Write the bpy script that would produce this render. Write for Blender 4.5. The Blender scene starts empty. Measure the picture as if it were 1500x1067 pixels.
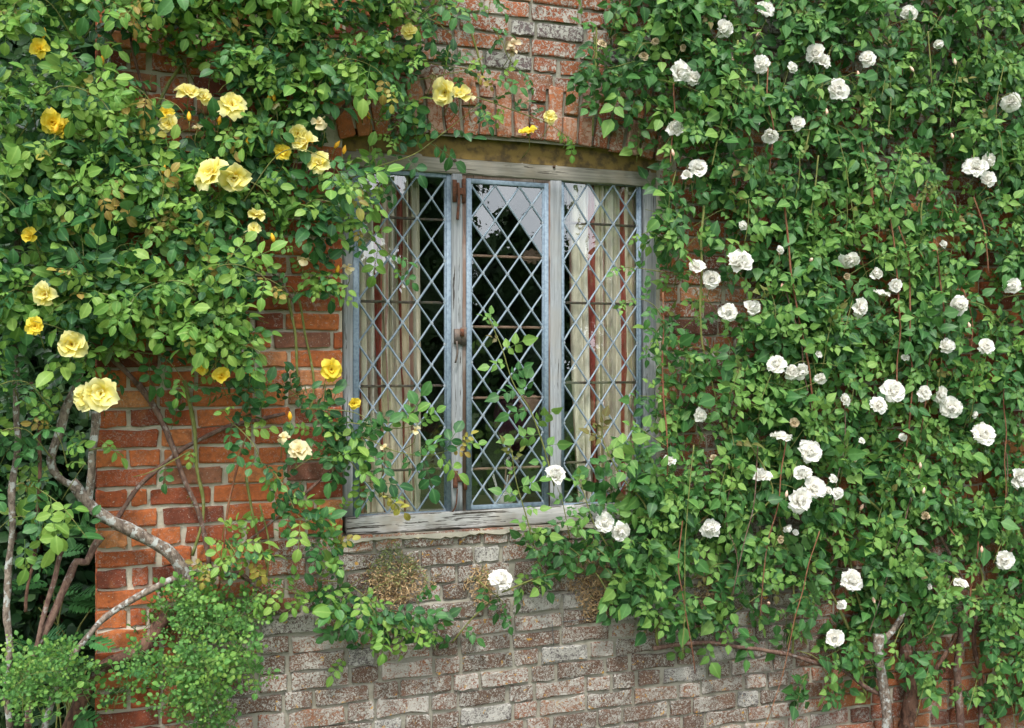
import bpy, math, random
import numpy as np
from mathutils import Vector, Matrix

# ------------------------------------------------------------------ camera, sky, sun, exposure
SC = bpy.context.scene
COL = SC.collection
TH = math.radians(20.1)
CAM = np.array([-1.50, -4.09, 1.65])
FWD = np.array([math.sin(TH), math.cos(TH), 0.0])
RGT = np.array([math.cos(TH), -math.sin(TH), 0.0])
cam_d = bpy.data.cameras.new('camera'); cam_d.lens = 36.0; cam_d.sensor_width = 36.0
cam_d.clip_start = 0.05; cam_d.clip_end = 3000
cam = bpy.data.objects.new('camera', cam_d); COL.objects.link(cam)
cam.location = CAM; cam.rotation_euler = (math.radians(90), 0, -TH)
SC.camera = cam

SUN_EL, SUN_AZ = math.radians(57), math.radians(200)      # azimuth clockwise from +Y: the sun stands behind the camera, a little to its left
world = bpy.data.worlds.new('World'); SC.world = world; world.use_nodes = True
wt = world.node_tree; wt.nodes.clear()
w_out = wt.nodes.new('ShaderNodeOutputWorld'); w_bg = wt.nodes.new('ShaderNodeBackground')
w_sky = wt.nodes.new('ShaderNodeTexSky'); w_sky.sky_type = 'NISHITA'; w_sky.sun_disc = False
w_sky.sun_elevation = SUN_EL; w_sky.sun_rotation = SUN_AZ
w_tc = wt.nodes.new('ShaderNodeTexCoord'); w_n = wt.nodes.new('ShaderNodeTexNoise')
w_n.inputs['Scale'].default_value = 2.2; w_n.inputs['Detail'].default_value = 7
w_r = wt.nodes.new('ShaderNodeValToRGB')
w_r.color_ramp.elements[0].position = .36; w_r.color_ramp.elements[0].color = (.62, .62, .62, 1)
w_r.color_ramp.elements[1].position = .60; w_r.color_ramp.elements[1].color = (1, 1, 1, 1)
w_c = wt.nodes.new('ShaderNodeValToRGB')
w_c.color_ramp.elements[0].position = .35; w_c.color_ramp.elements[0].color = (.74, .78, .82, 1)
w_c.color_ramp.elements[1].position = .70; w_c.color_ramp.elements[1].color = (1, 1, 1, 1)
w_s = wt.nodes.new('ShaderNodeVectorMath'); w_s.operation = 'SCALE'; w_s.inputs['Scale'].default_value = 30.0
w_m = wt.nodes.new('ShaderNodeMix'); w_m.data_type = 'RGBA'
L = wt.links.new
L(w_tc.outputs['Generated'], w_n.inputs['Vector']); L(w_n.outputs['Fac'], w_r.inputs['Fac'])
L(w_n.outputs['Fac'], w_c.inputs['Fac']); L(w_c.outputs['Color'], w_s.inputs[0])
L(w_r.outputs['Color'], w_m.inputs['Factor']); L(w_sky.outputs['Color'], w_m.inputs['A']); L(w_s.outputs['Vector'], w_m.inputs['B'])
L(w_m.outputs['Result'], w_bg.inputs['Color']); w_bg.inputs['Strength'].default_value = 0.085
L(w_bg.outputs['Background'], w_out.inputs['Surface'])
sun_d = bpy.data.lights.new('sun', 'SUN'); sun_d.energy = 3.0; sun_d.angle = math.radians(10); sun_d.color = (1, .96, .89)
sun = bpy.data.objects.new('sun', sun_d); COL.objects.link(sun)
_sd = Vector((math.sin(SUN_AZ) * math.cos(SUN_EL), math.cos(SUN_AZ) * math.cos(SUN_EL), math.sin(SUN_EL)))
sun.rotation_euler = _sd.to_track_quat('Z', 'Y').to_euler()
SC.view_settings.view_transform = 'Standard'; SC.view_settings.look = 'None'
SC.view_settings.exposure = 0.32; SC.view_settings.gamma = 1; SC.view_settings.use_curve_mapping = False
try:
    SC.cycles.use_denoising = True; SC.cycles.max_bounces = 8; SC.cycles.transparent_max_bounces = 12
    SC.cycles.caustics_reflective = False; SC.cycles.caustics_refractive = False
except Exception: pass

rng = np.random.default_rng(11); random.seed(11)
F0 = 1500.0
def P(px, py, d=0.0):
    """point where the sight line through photo pixel (px, py) meets the plane d metres in front of the wall face"""
    v = FWD + RGT * ((px - 750) / F0) + np.array([0, 0, 1]) * (-(py - 533.5) / F0)
    t = (-d - CAM[1]) / v[1]
    return CAM + v * t
def proj(p):
    q = np.asarray(p) - CAM; z = q @ FWD
    return 750 + F0 * (q @ RGT) / z, 533.5 - F0 * q[..., 2] / z, z
def X_(px, d=0): return P(px, 533.5, d)[0]
def Z_(px, py, d=0): return P(px, py, d)[2]

# ------------------------------------------------------------------ node helper and materials
class NT:
    def __init__(s, name):
        s.m = bpy.data.materials.new(name); s.m.use_nodes = True; s.t = s.m.node_tree; s.t.nodes.clear()
        s.out = s.t.nodes.new('ShaderNodeOutputMaterial')
    def n(s, typ, **kw):
        nd = s.t.nodes.new('ShaderNode' + typ)
        for k, v in kw.items():
            if k.startswith('_'): setattr(nd, k[1:], v)
        for k, v in kw.items():
            if not k.startswith('_'): s.set(nd, k, v)
        return nd
    def set(s, nd, k, v):
        i = nd.inputs[int(k[1:])] if k[0] == 'i' and k[1:].isdigit() else nd.inputs[k.replace('_', ' ')]
        if hasattr(v, 'is_linked') or isinstance(v, bpy.types.NodeSocket): s.t.links.new(v, i)
        else: i.default_value = v
    def math(s, op, a, b=0.0, c=0.0, clamp=False):
        nd = s.n('Math', _operation=op, _use_clamp=clamp, i0=a, i1=b)
        if op in ('MULTIPLY_ADD', 'SMOOTH_MIN', 'COMPARE'): s.set(nd, 'i2', c)
        return nd.outputs[0]
    def mix(s, f, a, b, bt='MIX'):
        nd = s.t.nodes.new('ShaderNodeMix'); nd.data_type = 'RGBA'; nd.blend_type = bt
        for k, v in ((0, f), (6, a), (7, b)):
            if isinstance(v, bpy.types.NodeSocket): s.t.links.new(v, nd.inputs[k])
            else: nd.inputs[k].default_value = v if k == 0 else (v if len(v) == 4 else (*v, 1))
        return nd.outputs[2]
    def ramp(s, f, stops, interp='LINEAR'):
        nd = s.t.nodes.new('ShaderNodeValToRGB'); cr = nd.color_ramp; cr.interpolation = interp
        while len(cr.elements) < len(stops): cr.elements.new(.5)
        for e, (p, c) in zip(cr.elements, stops):
            e.position = p; e.color = (c, c, c, 1) if isinstance(c, (int, float)) else (*c, 1)
        s.t.links.new(f, nd.inputs[0]); return nd.outputs[0]
    def step(s, v, a, b, lo=0., hi=1.):
        nd = s.n('MapRange', _interpolation_type='SMOOTHSTEP', Value=v); nd.inputs[1].default_value = a; nd.inputs[2].default_value = b
        nd.inputs[3].default_value = lo; nd.inputs[4].default_value = hi; return nd.outputs[0]
    def noise(s, vec, scale, detail=3, rough=.5, dist=0.):
        return s.n('TexNoise', Vector=vec, Scale=scale, Detail=detail, Roughness=rough, Distortion=dist).outputs['Fac']
    def mapped(s, vec, scale):
        nd = s.n('Mapping', Vector=vec); nd.inputs['Scale'].default_value = scale; return nd.outputs[0]
    def pos(s): return s.n('NewGeometry').outputs['Position']
    def attr(s, name): return s.n('Attribute', _attribute_name=name).outputs['Fac']
    def rnd(s): return s.n('ObjectInfo').outputs['Random']
    def bump(s, h, strength=.5, dist=.01):
        return s.n('Bump', Height=h, Strength=strength, Distance=dist).outputs[0]
    def bsdf(s, col, rough=.7, normal=None, spec=.5, metal=0.):
        nd = s.n('BsdfPrincipled'); s.set(nd, 'Base Color', col if isinstance(col, bpy.types.NodeSocket) or len(col) == 4 else (*col, 1))
        s.set(nd, 'Roughness', rough); s.set(nd, 'Specular IOR Level', spec); s.set(nd, 'Metallic', metal)
        if normal is not None: s.set(nd, 'Normal', normal)
        return nd.outputs[0]
    def done(s, sh): s.t.links.new(sh, s.out.inputs[0]); return s.m

def xyz(t, v):
    nd = t.n('SeparateXYZ', Vector=v); return nd.outputs

def wall_zone(t, pos):
    """how weathered the masonry is: strong above and below the window, little at the left"""
    o = xyz(t, pos)
    low = t.math('MULTIPLY', t.step(o[2], 1.02, .90), t.step(o[0], -1.25, -.72))
    low = t.math('MULTIPLY', low, t.step(o[0], 1.75, 1.25, .35, 1))
    low2 = t.math('MULTIPLY', t.step(o[2], .82, .62), t.step(o[0], -1.45, -1.2)); low2 = t.math('MULTIPLY', low2, t.step(o[0], 1.75, 1.3))
    top = t.math('MULTIPLY', t.step(o[2], 2.40, 2.62), t.step(o[0], -.75, -.35, .12, 1))
    side = t.math('MULTIPLY', t.step(o[0], .6, .8, 0, .5), t.step(o[0], 1.9, 1.2))
    return t.math('MAXIMUM', t.math('MAXIMUM', low, low2), t.math('MAXIMUM', top, side))

def mat_brick():
    t = NT('old_brick'); pos = t.pos(); z = wall_zone(t, pos)
    r = t.math('FRACT', t.math('ADD', t.rnd(), t.attr('brnd')))
    r2 = t.math('FRACT', t.math('MULTIPLY', r, 7.31))
    base = t.ramp(r, [(0, (.13, .042, .028)), (.12, (.24, .060, .028)), (.28, (.36, .090, .032)), (.55, (.45, .125, .040)), (.78, (.51, .155, .048)), (.92, (.56, .23, .09)), (1, (.19, .08, .055))])
    o = xyz(t, pos)
    n1 = t.noise(pos, 55, 5, .65); n2 = t.noise(pos, 14, 3, .6); n3 = t.noise(pos, 230, 3, .6)
    base = t.mix(t.step(n1, .35, .75), base, t.mix(.55, base, (.075, .035, .028)), )
    base = t.mix(t.step(n2, .55, .75, 0, .5), base, (.42, .17, .07))
    # lime bloom and lichen
    dull = t.mix(t.step(r2, 0, 1, .1, .9), (.095, .062, .047), (.22, .130, .092))
    dz = t.math('MULTIPLY', z, t.step(o[2], 1.6, 2.3, 1, .35))
    base = t.mix(t.math('MULTIPLY', dz, t.step(r2, .2, .9, .95, .55)), base, dull)
    grey = t.math('MULTIPLY', t.step(r2, .90, .93), .8)
    base = t.mix(t.math('MULTIPLY', grey, z), base, (.085, .095, .11))
    crust = t.mix(t.step(o[2], 1.5, 1.8), t.noise(pos, 88, 5, .80, 1.4), t.noise(pos, 66, 6, .78, .9)); crust2 = t.noise(pos, 9, 3, .5)
    thr = t.math('ADD', t.math('ADD', t.math('MULTIPLY', dz, .025), t.math('MULTIPLY', z, .062)), t.math('MULTIPLY', t.math('SUBTRACT', crust2, .5), .22))
    thr = t.math('ADD', thr, t.math('MULTIPLY', t.math('SUBTRACT', r2, .5), .07))
    lm = t.step(t.math('ADD', crust, thr), .562, .596)
    lich = t.mix(n3, (.29, .28, .25), (.56, .545, .50))
    lm = t.math('MULTIPLY', lm, t.step(z, 0, .5, .40, .88))
    col = t.mix(lm, base, lich)
    stain = t.math('MULTIPLY', t.step(t.noise(pos, 3.2, 4, .6), .42, .66), t.math('MULTIPLY', z, t.step(o[2], 1.3, 1.0, 0, .42)))
    col = t.mix(stain, col, t.mix(.5, col, (.07, .065, .045)))
    arch = t.math('MULTIPLY', t.math('MULTIPLY', t.step(o[2], 2.55, 2.57), t.step(o[2], 2.88, 2.84)), t.step(t.math('ABSOLUTE', o[0]), .80, .76))
    col = t.mix(t.math('MULTIPLY', arch, t.step(r2, 0, 1, .10, .55)), col, t.mix(n1, (.40, .13, .06), (.52, .22, .12)))
    spots = t.math('MULTIPLY', t.step(t.noise(pos, 38, 3, .6, .6), .64, .68), t.step(z, .5, .9))
    spots = t.math('MULTIPLY', spots, t.step(o[2], 1.3, 1.0, 0, .9))
    col = t.mix(spots, col, (.46, .25, .045))
    speck = t.step(t.noise(pos, 120, 1, .5), .72, .75, 0, .7)
    col = t.mix(speck, col, (.55, .50, .42))
    h = t.math('ADD', t.math('MULTIPLY', n1, .8), t.math('ADD', t.math('MULTIPLY', n3, .35), t.math('MULTIPLY', lm, .35)))
    return t.done(t.bsdf(col, .9, t.bump(h, .9, .004), .2))

def mat_mortar():
    t = NT('lime_mortar'); pos = t.pos(); z = wall_zone(t, pos)
    n1 = t.noise(pos, 40, 5, .6); n2 = t.noise(pos, 6, 3, .5); n3 = t.noise(pos, 260, 2, .5)
    c = t.mix(n2, (.41, .37, .285), (.56, .52, .42))
    c = t.mix(z, c, t.mix(n2, (.24, .228, .185), (.37, .35, .29)))
    c = t.mix(t.step(n1, .55, .8, 0, .6), c, (.17, .15, .11))
    c = t.mix(t.step(n3, .62, .75, 0, .5), c, (.50, .47, .40))
    c = t.mix(t.math('MULTIPLY', z, t.step(t.noise(pos, 3.2, 4, .6), .42, .66, 0, .45)), c, (.11, .10, .07))
    h = t.math('ADD', n1, t.math('MULTIPLY', n3, .5))
    return t.done(t.bsdf(c, .95, t.bump(h, .8, .006), .15))

def mat_wood(name, axis, c1, c2, crack=(.05, .04, .035), amount=.5, warm=(.30, .24, .17)):
    t = NT(name); tc = t.pos()
    sc = [95, 95, 95]; sc[axis] = 2.6
    v = t.mapped(tc, sc); g = t.noise(v, 1.0, 6, .65, .3)
    sc2 = [230, 230, 230]; sc2[axis] = 9; g2 = t.noise(t.mapped(tc, sc2), 1.0, 3, .6)
    blot = t.noise(tc, 7, 3, .6)
    c = t.mix(t.step(g, .3, .7), c1, c2); c = t.mix(t.step(blot, .45, .7, 0, .6), c, warm)
    c = t.mix(t.step(g2, .5, .75, 0, .55), c, c1)
    cr = t.step(t.math('ADD', g, t.math('MULTIPLY', t.math('SUBTRACT', g2, .5), .35)), .5 + (1 - amount) * .18, .54 + (1 - amount) * .18)
    c = t.mix(cr, c, crack)
    h = t.math('SUBTRACT', t.math('MULTIPLY', g2, .4), cr)
    return t.done(t.bsdf(c, .85, t.bump(h, .8, .004), .25))

def mat_simple(name, c, rough=.6, metal=0., c2=None, scale=60, spec=.4, bump=.2, detail=4):
    t = NT(name); pos = t.pos(); n = t.noise(pos, scale, detail, .6)
    col = t.mix(t.step(n, .4, .68), c, c2 or tuple(x * .6 for x in c))
    return t.done(t.bsdf(col, rough, t.bump(n, bump, .003), spec, metal))

def mat_leaf(name, c_dark, c_mid, c_light, tr=.22, rough=.45, under=(.09, .16, .06)):
    t = NT(name)
    r = t.math('FRACT', t.math('ADD', t.rnd(), t.attr('tint')))
    c = t.ramp(r, [(0, c_dark), (.45, c_mid), (.9, c_light), (1, c_dark)])
    n = t.noise(t.pos(), 90, 3, .6); c = t.mix(t.step(n, .35, .75, 0, .35), c, c_dark)
    c = t.mix(t.math('MULTIPLY', t.math('POWER', t.attr('mid'), 9.0), .45), c, tuple(min(1, x * 1.5 + .05) for x in c_light))
    geo = t.n('NewGeometry'); c = t.mix(t.math('MULTIPLY', geo.outputs['Backfacing'], .55), c, under)
    nb = t.bump(t.noise(t.pos(), 160, 2, .5), .25, .004)
    p = t.bsdf(c, rough, nb, .28)
    tl = t.n('BsdfTranslucent'); t.set(tl, 'Color', t.mix(.5, c, tuple(x * 1.6 for x in c_light)))
    mx = t.n('MixShader'); mx.inputs[0].default_value = tr
    t.t.links.new(p, mx.inputs[1]); t.t.links.new(tl.outputs[0], mx.inputs[2])
    return t.done(mx.outputs[0])

def mat_petal(name, base, tip, centre, tr=.42):
    t = NT(name); a = t.attr('along')
    c = t.ramp(a, [(0, centre), (.35, base), (1, tip)])
    c = t.mix(t.math('MULTIPLY', t.rnd(), .35), c, base)
    n = t.noise(t.pos(), 120, 3, .6); c = t.mix(t.step(n, .5, .8, 0, .18), c, centre)
    p = t.bsdf(c, .6, t.bump(n, .15, .003), .25)
    tl = t.n('BsdfTranslucent'); t.set(tl, 'Color', t.mix(.3, c, tip))
    mx = t.n('MixShader'); mx.inputs[0].default_value = tr
    t.t.links.new(p, mx.inputs[1]); t.t.links.new(tl.outputs[0], mx.inputs[2])
    return t.done(mx.outputs[0])

def mat_bark(name, c1, c2, lich=(.38, .39, .37), amt=.5, scale=1.):
    t = NT(name); pos = t.pos(); n = t.noise(t.mapped(pos, (1, 1, .45)), 70 * scale, 5, .7, .5); n2 = t.noise(pos, 38 * scale, 4, .6)
    c = t.mix(t.step(n, .38, .62), c1, c2); c = t.mix(t.step(n2, .60 - .1 * amt, .66 - .1 * amt, 0, min(1, amt * 1.6)), c, lich)
    return t.done(t.bsdf(c, .88, t.bump(n, .9, .006), .2))

def mat_glass():
    t = NT('old_glass'); fr = t.n('Fresnel', IOR=1.65)
    nb = t.bump(t.noise(t.pos(), 14, 2, .5), .05, .01)
    g = t.n('BsdfGlossy', Roughness=.01, Normal=nb); g.inputs['Color'].default_value = (.92, .96, 1, 1)
    tr = t.n('BsdfTransparent'); tr.inputs[0].default_value = (.98, .99, .985, 1)
    mx = t.n('MixShader'); bf = t.n('NewGeometry').outputs['Backfacing']
    t.t.links.new(t.math('MULTIPLY', t.math('MULTIPLY', fr.outputs[0], 2.8), t.math('SUBTRACT', 1.0, bf)), mx.inputs[0])   # both faces' reflection counted once
    t.t.links.new(tr.outputs[0], mx.inputs[1]); t.t.links.new(g.outputs[0], mx.inputs[2])
    return t.done(mx.outputs[0])

def mat_curtain():
    t = NT('striped_curtain_cloth'); u = t.attr('cloth')
    w = t.math('FRACT', t.math('ADD', u, t.math('MULTIPLY', t.noise(t.mapped(t.pos(), (1, 1, .25)), 9, 2, .5), .22)))
    c = t.ramp(w, [(0, (.76, .71, .60)), (.30, (.76, .72, .64)), (.34, (.30, .06, .05)), (.46, (.36, .09, .07)), (.50, (.78, .70, .52)), (.74, (.68, .60, .50)), (.78, (.50, .30, .26)), (.83, (.74, .68, .54))], 'CONSTANT')
    n = t.noise(t.mapped(t.pos(), (1, 1, .06)), 160, 3, .6); c = t.mix(t.step(n, .5, .7, 0, .45), c, (.40, .33, .25))
    p = t.bsdf(c, .9, None, .1)
    return t.done(p)

M = {}
M['brick'] = mat_brick(); M['mortar'] = mat_mortar()
M['wood_v'] = mat_wood('weathered_oak_upright', 2, (.19, .20, .215), (.36, .38, .40), amount=.34, warm=(.30, .29, .27))
M['wood_h'] = mat_wood('weathered_oak_level', 0, (.19, .175, .15), (.34, .315, .275), amount=.36, warm=(.27, .225, .17))
M['sillwood'] = mat_wood('cracked_sill_oak', 0, (.40, .39, .38), (.58, .57, .56), crack=(.07, .06, .05), amount=.66)
M['brownwood'] = mat_wood('brown_casement_wood', 2, (.13, .085, .065), (.20, .13, .10), amount=.4, warm=(.30, .28, .27))
M['bluepaint'] = mat_simple('blue_grey_painted_metal', (.22, .29, .36), .55, 0, (.14, .19, .25), 70)
M['lead'] = mat_simple('lead_came', (.20, .265, .33), .5, .1, (.27, .32, .37), 60)
M['solder'] = mat_simple('solder_joint', (.30, .34, .38), .5, .2, (.20, .25, .30), 90)
M['iron'] = mat_simple('dark_iron', (.10, .085, .08), .6, .3, (.17, .12, .09), 50)
M['rust'] = mat_simple('rusty_iron', (.15, .055, .028), .85, 0, (.07, .035, .025), 90, bump=.6)
M['ochre'] = mat_simple('ochre_limewash', (.20, .13, .04), .9, 0, (.075, .05, .025), 22, bump=.5)
M['glass'] = mat_glass(); M['curtain'] = mat_curtain()
M['leaf_y'] = mat_leaf('yellow_rose_leaf', (.016, .066, .024), (.034, .122, .034), (.070, .195, .046))
M['leaf_y_young'] = mat_leaf('yellow_rose_young_leaf', (.10, .24, .045), (.165, .33, .06), (.26, .40, .08), tr=.35)
M['leaf_bronze'] = mat_leaf('bronze_shoot_leaf', (.20, .16, .04), (.30, .20, .05), (.34, .33, .06), tr=.3)
M['leaf_w'] = mat_leaf('white_rose_leaf', (.022, .080, .022), (.042, .138, .034), (.080, .205, .045))
M['leaf_w_young'] = mat_leaf('white_rose_young_leaf', (.09, .22, .055), (.15, .30, .065), (.22, .37, .08), tr=.35)
M['leaf_tiny'] = mat_leaf('small_round_leaf', (.045, .14, .035), (.085, .22, .045), (.14, .31, .06), tr=.3, rough=.55)
M['leaf_dark'] = mat_leaf('shrub_leaf', (.010, .032, .012), (.016, .052, .016), (.028, .080, .022), tr=.12)  # greens set darker so the colour carries deep shade past the wall end
M['leaf_fern'] = mat_leaf('jagged_leaf', (.02, .10, .03), (.035, .15, .035), (.06, .20, .05), rough=.6)
M['leaf_tree'] = mat_leaf('tree_leaf', (.02, .05, .018), (.035, .075, .025), (.06, .11, .035))
M['bark_grey'] = mat_bark('lichened_grey_bark', (.10, .075, .06), (.26, .21, .17), amt=.75)
M['bark_brown'] = mat_bark('brown_bark', (.10, .055, .045), (.19, .12, .09), amt=.25)
M['bark_dark'] = mat_bark('dark_trunk_bark', (.050, .028, .020), (.15, .08, .055), amt=.15, scale=.6)
M['cane_green'] = mat_bark('green_cane', (.13, .15, .04), (.20, .21, .07), amt=.1)
M['cane_red'] = mat_bark('red_cane', (.19, .065, .04), (.25, .13, .07), amt=.1)
M['petal_y'] = mat_petal('yellow_petal', (.87, .74, .10), (.93, .90, .52), (.84, .50, .02))
M['petal_gold'] = mat_petal('golden_petal', (.88, .66, .03), (.90, .76, .12), (.80, .44, .01))
M['petal_cream'] = mat_petal('cream_petal', (.80, .68, .36), (.84, .78, .55), (.75, .50, .10))
M['petal_w'] = mat_petal('white_petal', (.92, .89, .82), (.94, .935, .91), (.90, .76, .58))
M['petal_dry'] = mat_petal('withered_petal', (.50, .38, .22), (.62, .52, .36), (.40, .22, .10), tr=.1)
M['stamen'] = mat_simple('stamens', (.62, .30, .03), .7, 0, (.40, .17, .02), 200)
M['calyx'] = mat_simple('calyx', (.12, .22, .06), .6, 0, (.22, .14, .06), 60)
M['bud'] = mat_simple('bud_yellow', (.82, .45, .02), .6, 0, (.75, .33, .02), 60)
M['bud_pink'] = mat_simple('bud_pink', (.70, .40, .30), .6, 0, (.78, .65, .50), 60)
M['soil'] = mat_simple('soil', (.07, .05, .035), .95, 0, (.12, .09, .06), 12, bump=.8)
M['dry_green'] = mat_leaf('green_stonecrop', (.12, .17, .06), (.20, .26, .09), (.30, .33, .13), tr=.1, rough=.8, under=(.2, .2, .1))
M['dry'] = mat_leaf('dry_stonecrop', (.42, .27, .13), (.56, .42, .24), (.50, .34, .18), tr=.1, rough=.8, under=(.3, .2, .1))
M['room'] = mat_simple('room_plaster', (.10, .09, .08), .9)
M['darkwood'] = mat_simple('dark_polished_wood', (.055, .028, .018), .35, 0, (.09, .05, .03), 30)
M['palewood'] = mat_simple('carved_brown_wood', (.30, .19, .14), .6, 0, (.22, .13, .09), 40)
M['cane_weave'] = mat_simple('woven_cane', (.26, .20, .11), .7, 0, (.12, .09, .05), 220)
M['purple'] = mat_simple('purple_cloth', (.09, .016, .045), .9, 0, (.05, .01, .03), 40)
M['china'] = mat_simple('white_china', (.72, .72, .70), .3)
M['wire'] = mat_simple('training_wire', (.15, .16, .17), .5, .6)

# ------------------------------------------------------------------ mesh helpers
def mk(name, V, T, mat, parent=None, attrs=None, mi=None, smooth=True):
    V = np.asarray(V, np.float32).reshape(-1, 3); T = np.asarray(T, np.int32)
    me = bpy.data.meshes.new(name); me.vertices.add(len(V)); me.vertices.foreach_set('co', V.ravel())
    k = T.shape[1]; me.loops.add(T.size); me.loops.foreach_set('vertex_index', T.ravel())
    me.polygons.add(len(T)); me.polygons.foreach_set('loop_start', np.arange(0, T.size, k, dtype=np.int32))
    me.polygons.foreach_set('loop_total', np.full(len(T), k, np.int32))
    for m in (mat if isinstance(mat, (list, tuple)) else [mat]): me.materials.append(m)
    if mi is not None: me.polygons.foreach_set('material_index', np.asarray(mi, np.int32))
    me.polygons.foreach_set('use_smooth', np.full(len(T), bool(smooth)))
    for n, a in (attrs or {}).items():
        at = me.attributes.new(n, 'FLOAT', 'POINT'); at.data.foreach_set('value', np.asarray(a, np.float32))
    me.update(calc_edges=True)
    return link(name, me, parent)
def link(name, me, parent=None):
    o = bpy.data.objects.new(name, me); COL.objects.link(o)
    if parent is not None: o.parent = parent
    return o
def empty(name, loc, label, cat, group=None):
    o = bpy.data.objects.new(name, None); COL.objects.link(o); o.location = loc; tag(o, label, cat, group); return o
def tag(o, label, cat, group=None):
    o['label'] = label; o['category'] = cat
    if group: o['group'] = group
    return o
def rebase(o):
    """put a child's geometry (given in world coordinates) into its parent's frame"""
    p = o.parent; off = Vector((0, 0, 0))
    while p is not None: off += p.location; p = p.parent
    o.location = o.location - off
    return o
def wmk(*a, **k): return rebase(mk(*a, **k))

BOXQ = np.array([[0, 1, 3, 2], [4, 6, 7, 5], [0, 4, 5, 1], [2, 3, 7, 6], [0, 2, 6, 4], [1, 5, 7, 3]])
class MB:
    """collects boxes, tubes and sheets (quads) into one mesh"""
    def __init__(s): s.V = []; s.Q = []; s.n = 0
    def add(s, V, Q): s.V.append(np.asarray(V, float)); s.Q.append(np.asarray(Q) + s.n); s.n += len(V)
    def box(s, a, b):
        s.add([(x, y, z) for x in (a[0], b[0]) for y in (a[1], b[1]) for z in (a[2], b[2])], BOXQ)
    def bevbox(s, a, b, r=.004, n=3, wob=0.):
        """a box whose section is rounded, along its longest side"""
        a = np.array(a, float); b = np.array(b, float); ax = int(np.argmax(np.abs(b - a))); o = [i for i in range(3) if i != ax]
        lo = np.minimum(a, b); hi = np.maximum(a, b); pts = []
        for cx, cy, s0 in ((hi[o[0]] - r, hi[o[1]] - r, 0), (lo[o[0]] + r, hi[o[1]] - r, 1), (lo[o[0]] + r, lo[o[1]] + r, 2), (hi[o[0]] - r, lo[o[1]] + r, 3)):
            for k in range(n): an = math.pi / 2 * (s0 + k / (n - 1)); pts.append((cx + r * math.cos(an), cy + r * math.sin(an)))
        m = len(pts); seg = max(1, int((hi[ax] - lo[ax]) / .05)) if wob else 1; V = []
        for j in range(seg + 1):
            w = lo[ax] + (hi[ax] - lo[ax]) * j / seg
            for (p, q) in pts:
                v = [0, 0, 0]; v[ax] = w; v[o[0]] = p + (rng.normal() * wob if wob else 0); v[o[1]] = q + (rng.normal() * wob if wob else 0); V.append(v)
        Q = [[j * m + i, j * m + (i + 1) % m, (j + 1) * m + (i + 1) % m, (j + 1) * m + i] for j in range(seg) for i in range(m)]
        e = len(V); V += [list(np.mean(V[:m], 0)), list(np.mean(V[seg * m:seg * m + m], 0))]
        for i in range(0, m, 2):
            Q.append([e, (i + 2) % m, (i + 1) % m, i]); Q.append([e + 1, seg * m + i, seg * m + (i + 1) % m, seg * m + (i + 2) % m])
        s.add(V, Q)
    def tube(s, pts, rad, sides=8, noise=0., closed=False):
        pts = np.asarray(pts, float); n = len(pts); rad = np.broadcast_to(np.asarray(rad, float), (n,))
        T = np.gradient(pts, axis=0); T /= np.linalg.norm(T, axis=1)[:, None] + 1e-9
        ref = np.array([0.13, 1, .21]); V = []
        for i in range(n):
            a = np.cross(T[i], ref); a /= np.linalg.norm(a) + 1e-9; b = np.cross(T[i], a)
            for k in range(sides):
                an = 2 * math.pi * k / sides; rr = rad[i] * (1 + (rng.normal() * noise if noise else 0))
                V.append(pts[i] + rr * (math.cos(an) * a + math.sin(an) * b))
        Q = [[i * sides + k, i * sides + (k + 1) % sides, (i + 1) * sides + (k + 1) % sides, (i + 1) * sides + k] for i in range(n - 1) for k in range(sides)]
        e = len(V); V += [pts[0], pts[-1]]
        for k in range(0, sides, 2):
            Q.append([e, (k + 2) % sides, (k + 1) % sides, k]); m = (n - 1) * sides
            Q.append([e + 1, m + k, m + (k + 1) % sides, m + (k + 2) % sides])
        s.add(V, Q)
    def build(s, name, mat, parent=None, smooth=False, world=True):
        o = mk(name, np.concatenate(s.V), np.concatenate(s.Q), mat, parent, smooth=smooth)
        return rebase(o) if (world and parent is not None) else o

def smoothline(pts, step=.03):
    pts = np.asarray(pts, float)
    if len(pts) < 3: pts = np.array([pts[0], (pts[0] + pts[-1]) / 2, pts[-1]])
    q = np.vstack([2 * pts[0] - pts[1], pts, 2 * pts[-1] - pts[-2]]); out = []
    for i in range(1, len(q) - 2):
        n = max(2, int(np.linalg.norm(q[i + 1] - q[i]) / step))
        for k in range(n):
            t = k / n; out.append(.5 * ((2 * q[i]) + (-q[i - 1] + q[i + 1]) * t + (2 * q[i - 1] - 5 * q[i] + 4 * q[i + 1] - q[i + 2]) * t * t + (-q[i - 1] + 3 * q[i] - 3 * q[i + 1] + q[i + 2]) * t ** 3))
    out.append(pts[-1]); return np.array(out)

def vnoise(x, z, s, seed=0):
    """cheap smooth value noise on arrays"""
    x = np.asarray(x) * s; z = np.asarray(z) * s; xi = np.floor(x).astype(int); zi = np.floor(z).astype(int); fx = x - xi; fz = z - zi
    fx = fx * fx * (3 - 2 * fx); fz = fz * fz * (3 - 2 * fz)
    def h(a, b): v = np.sin(a * 127.1 + b * 311.7 + seed * 74.7) * 43758.5453; return v - np.floor(v)
    return (h(xi, zi) * (1 - fx) + h(xi + 1, zi) * fx) * (1 - fz) + (h(xi, zi + 1) * (1 - fx) + h(xi + 1, zi + 1) * fx) * fz

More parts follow.
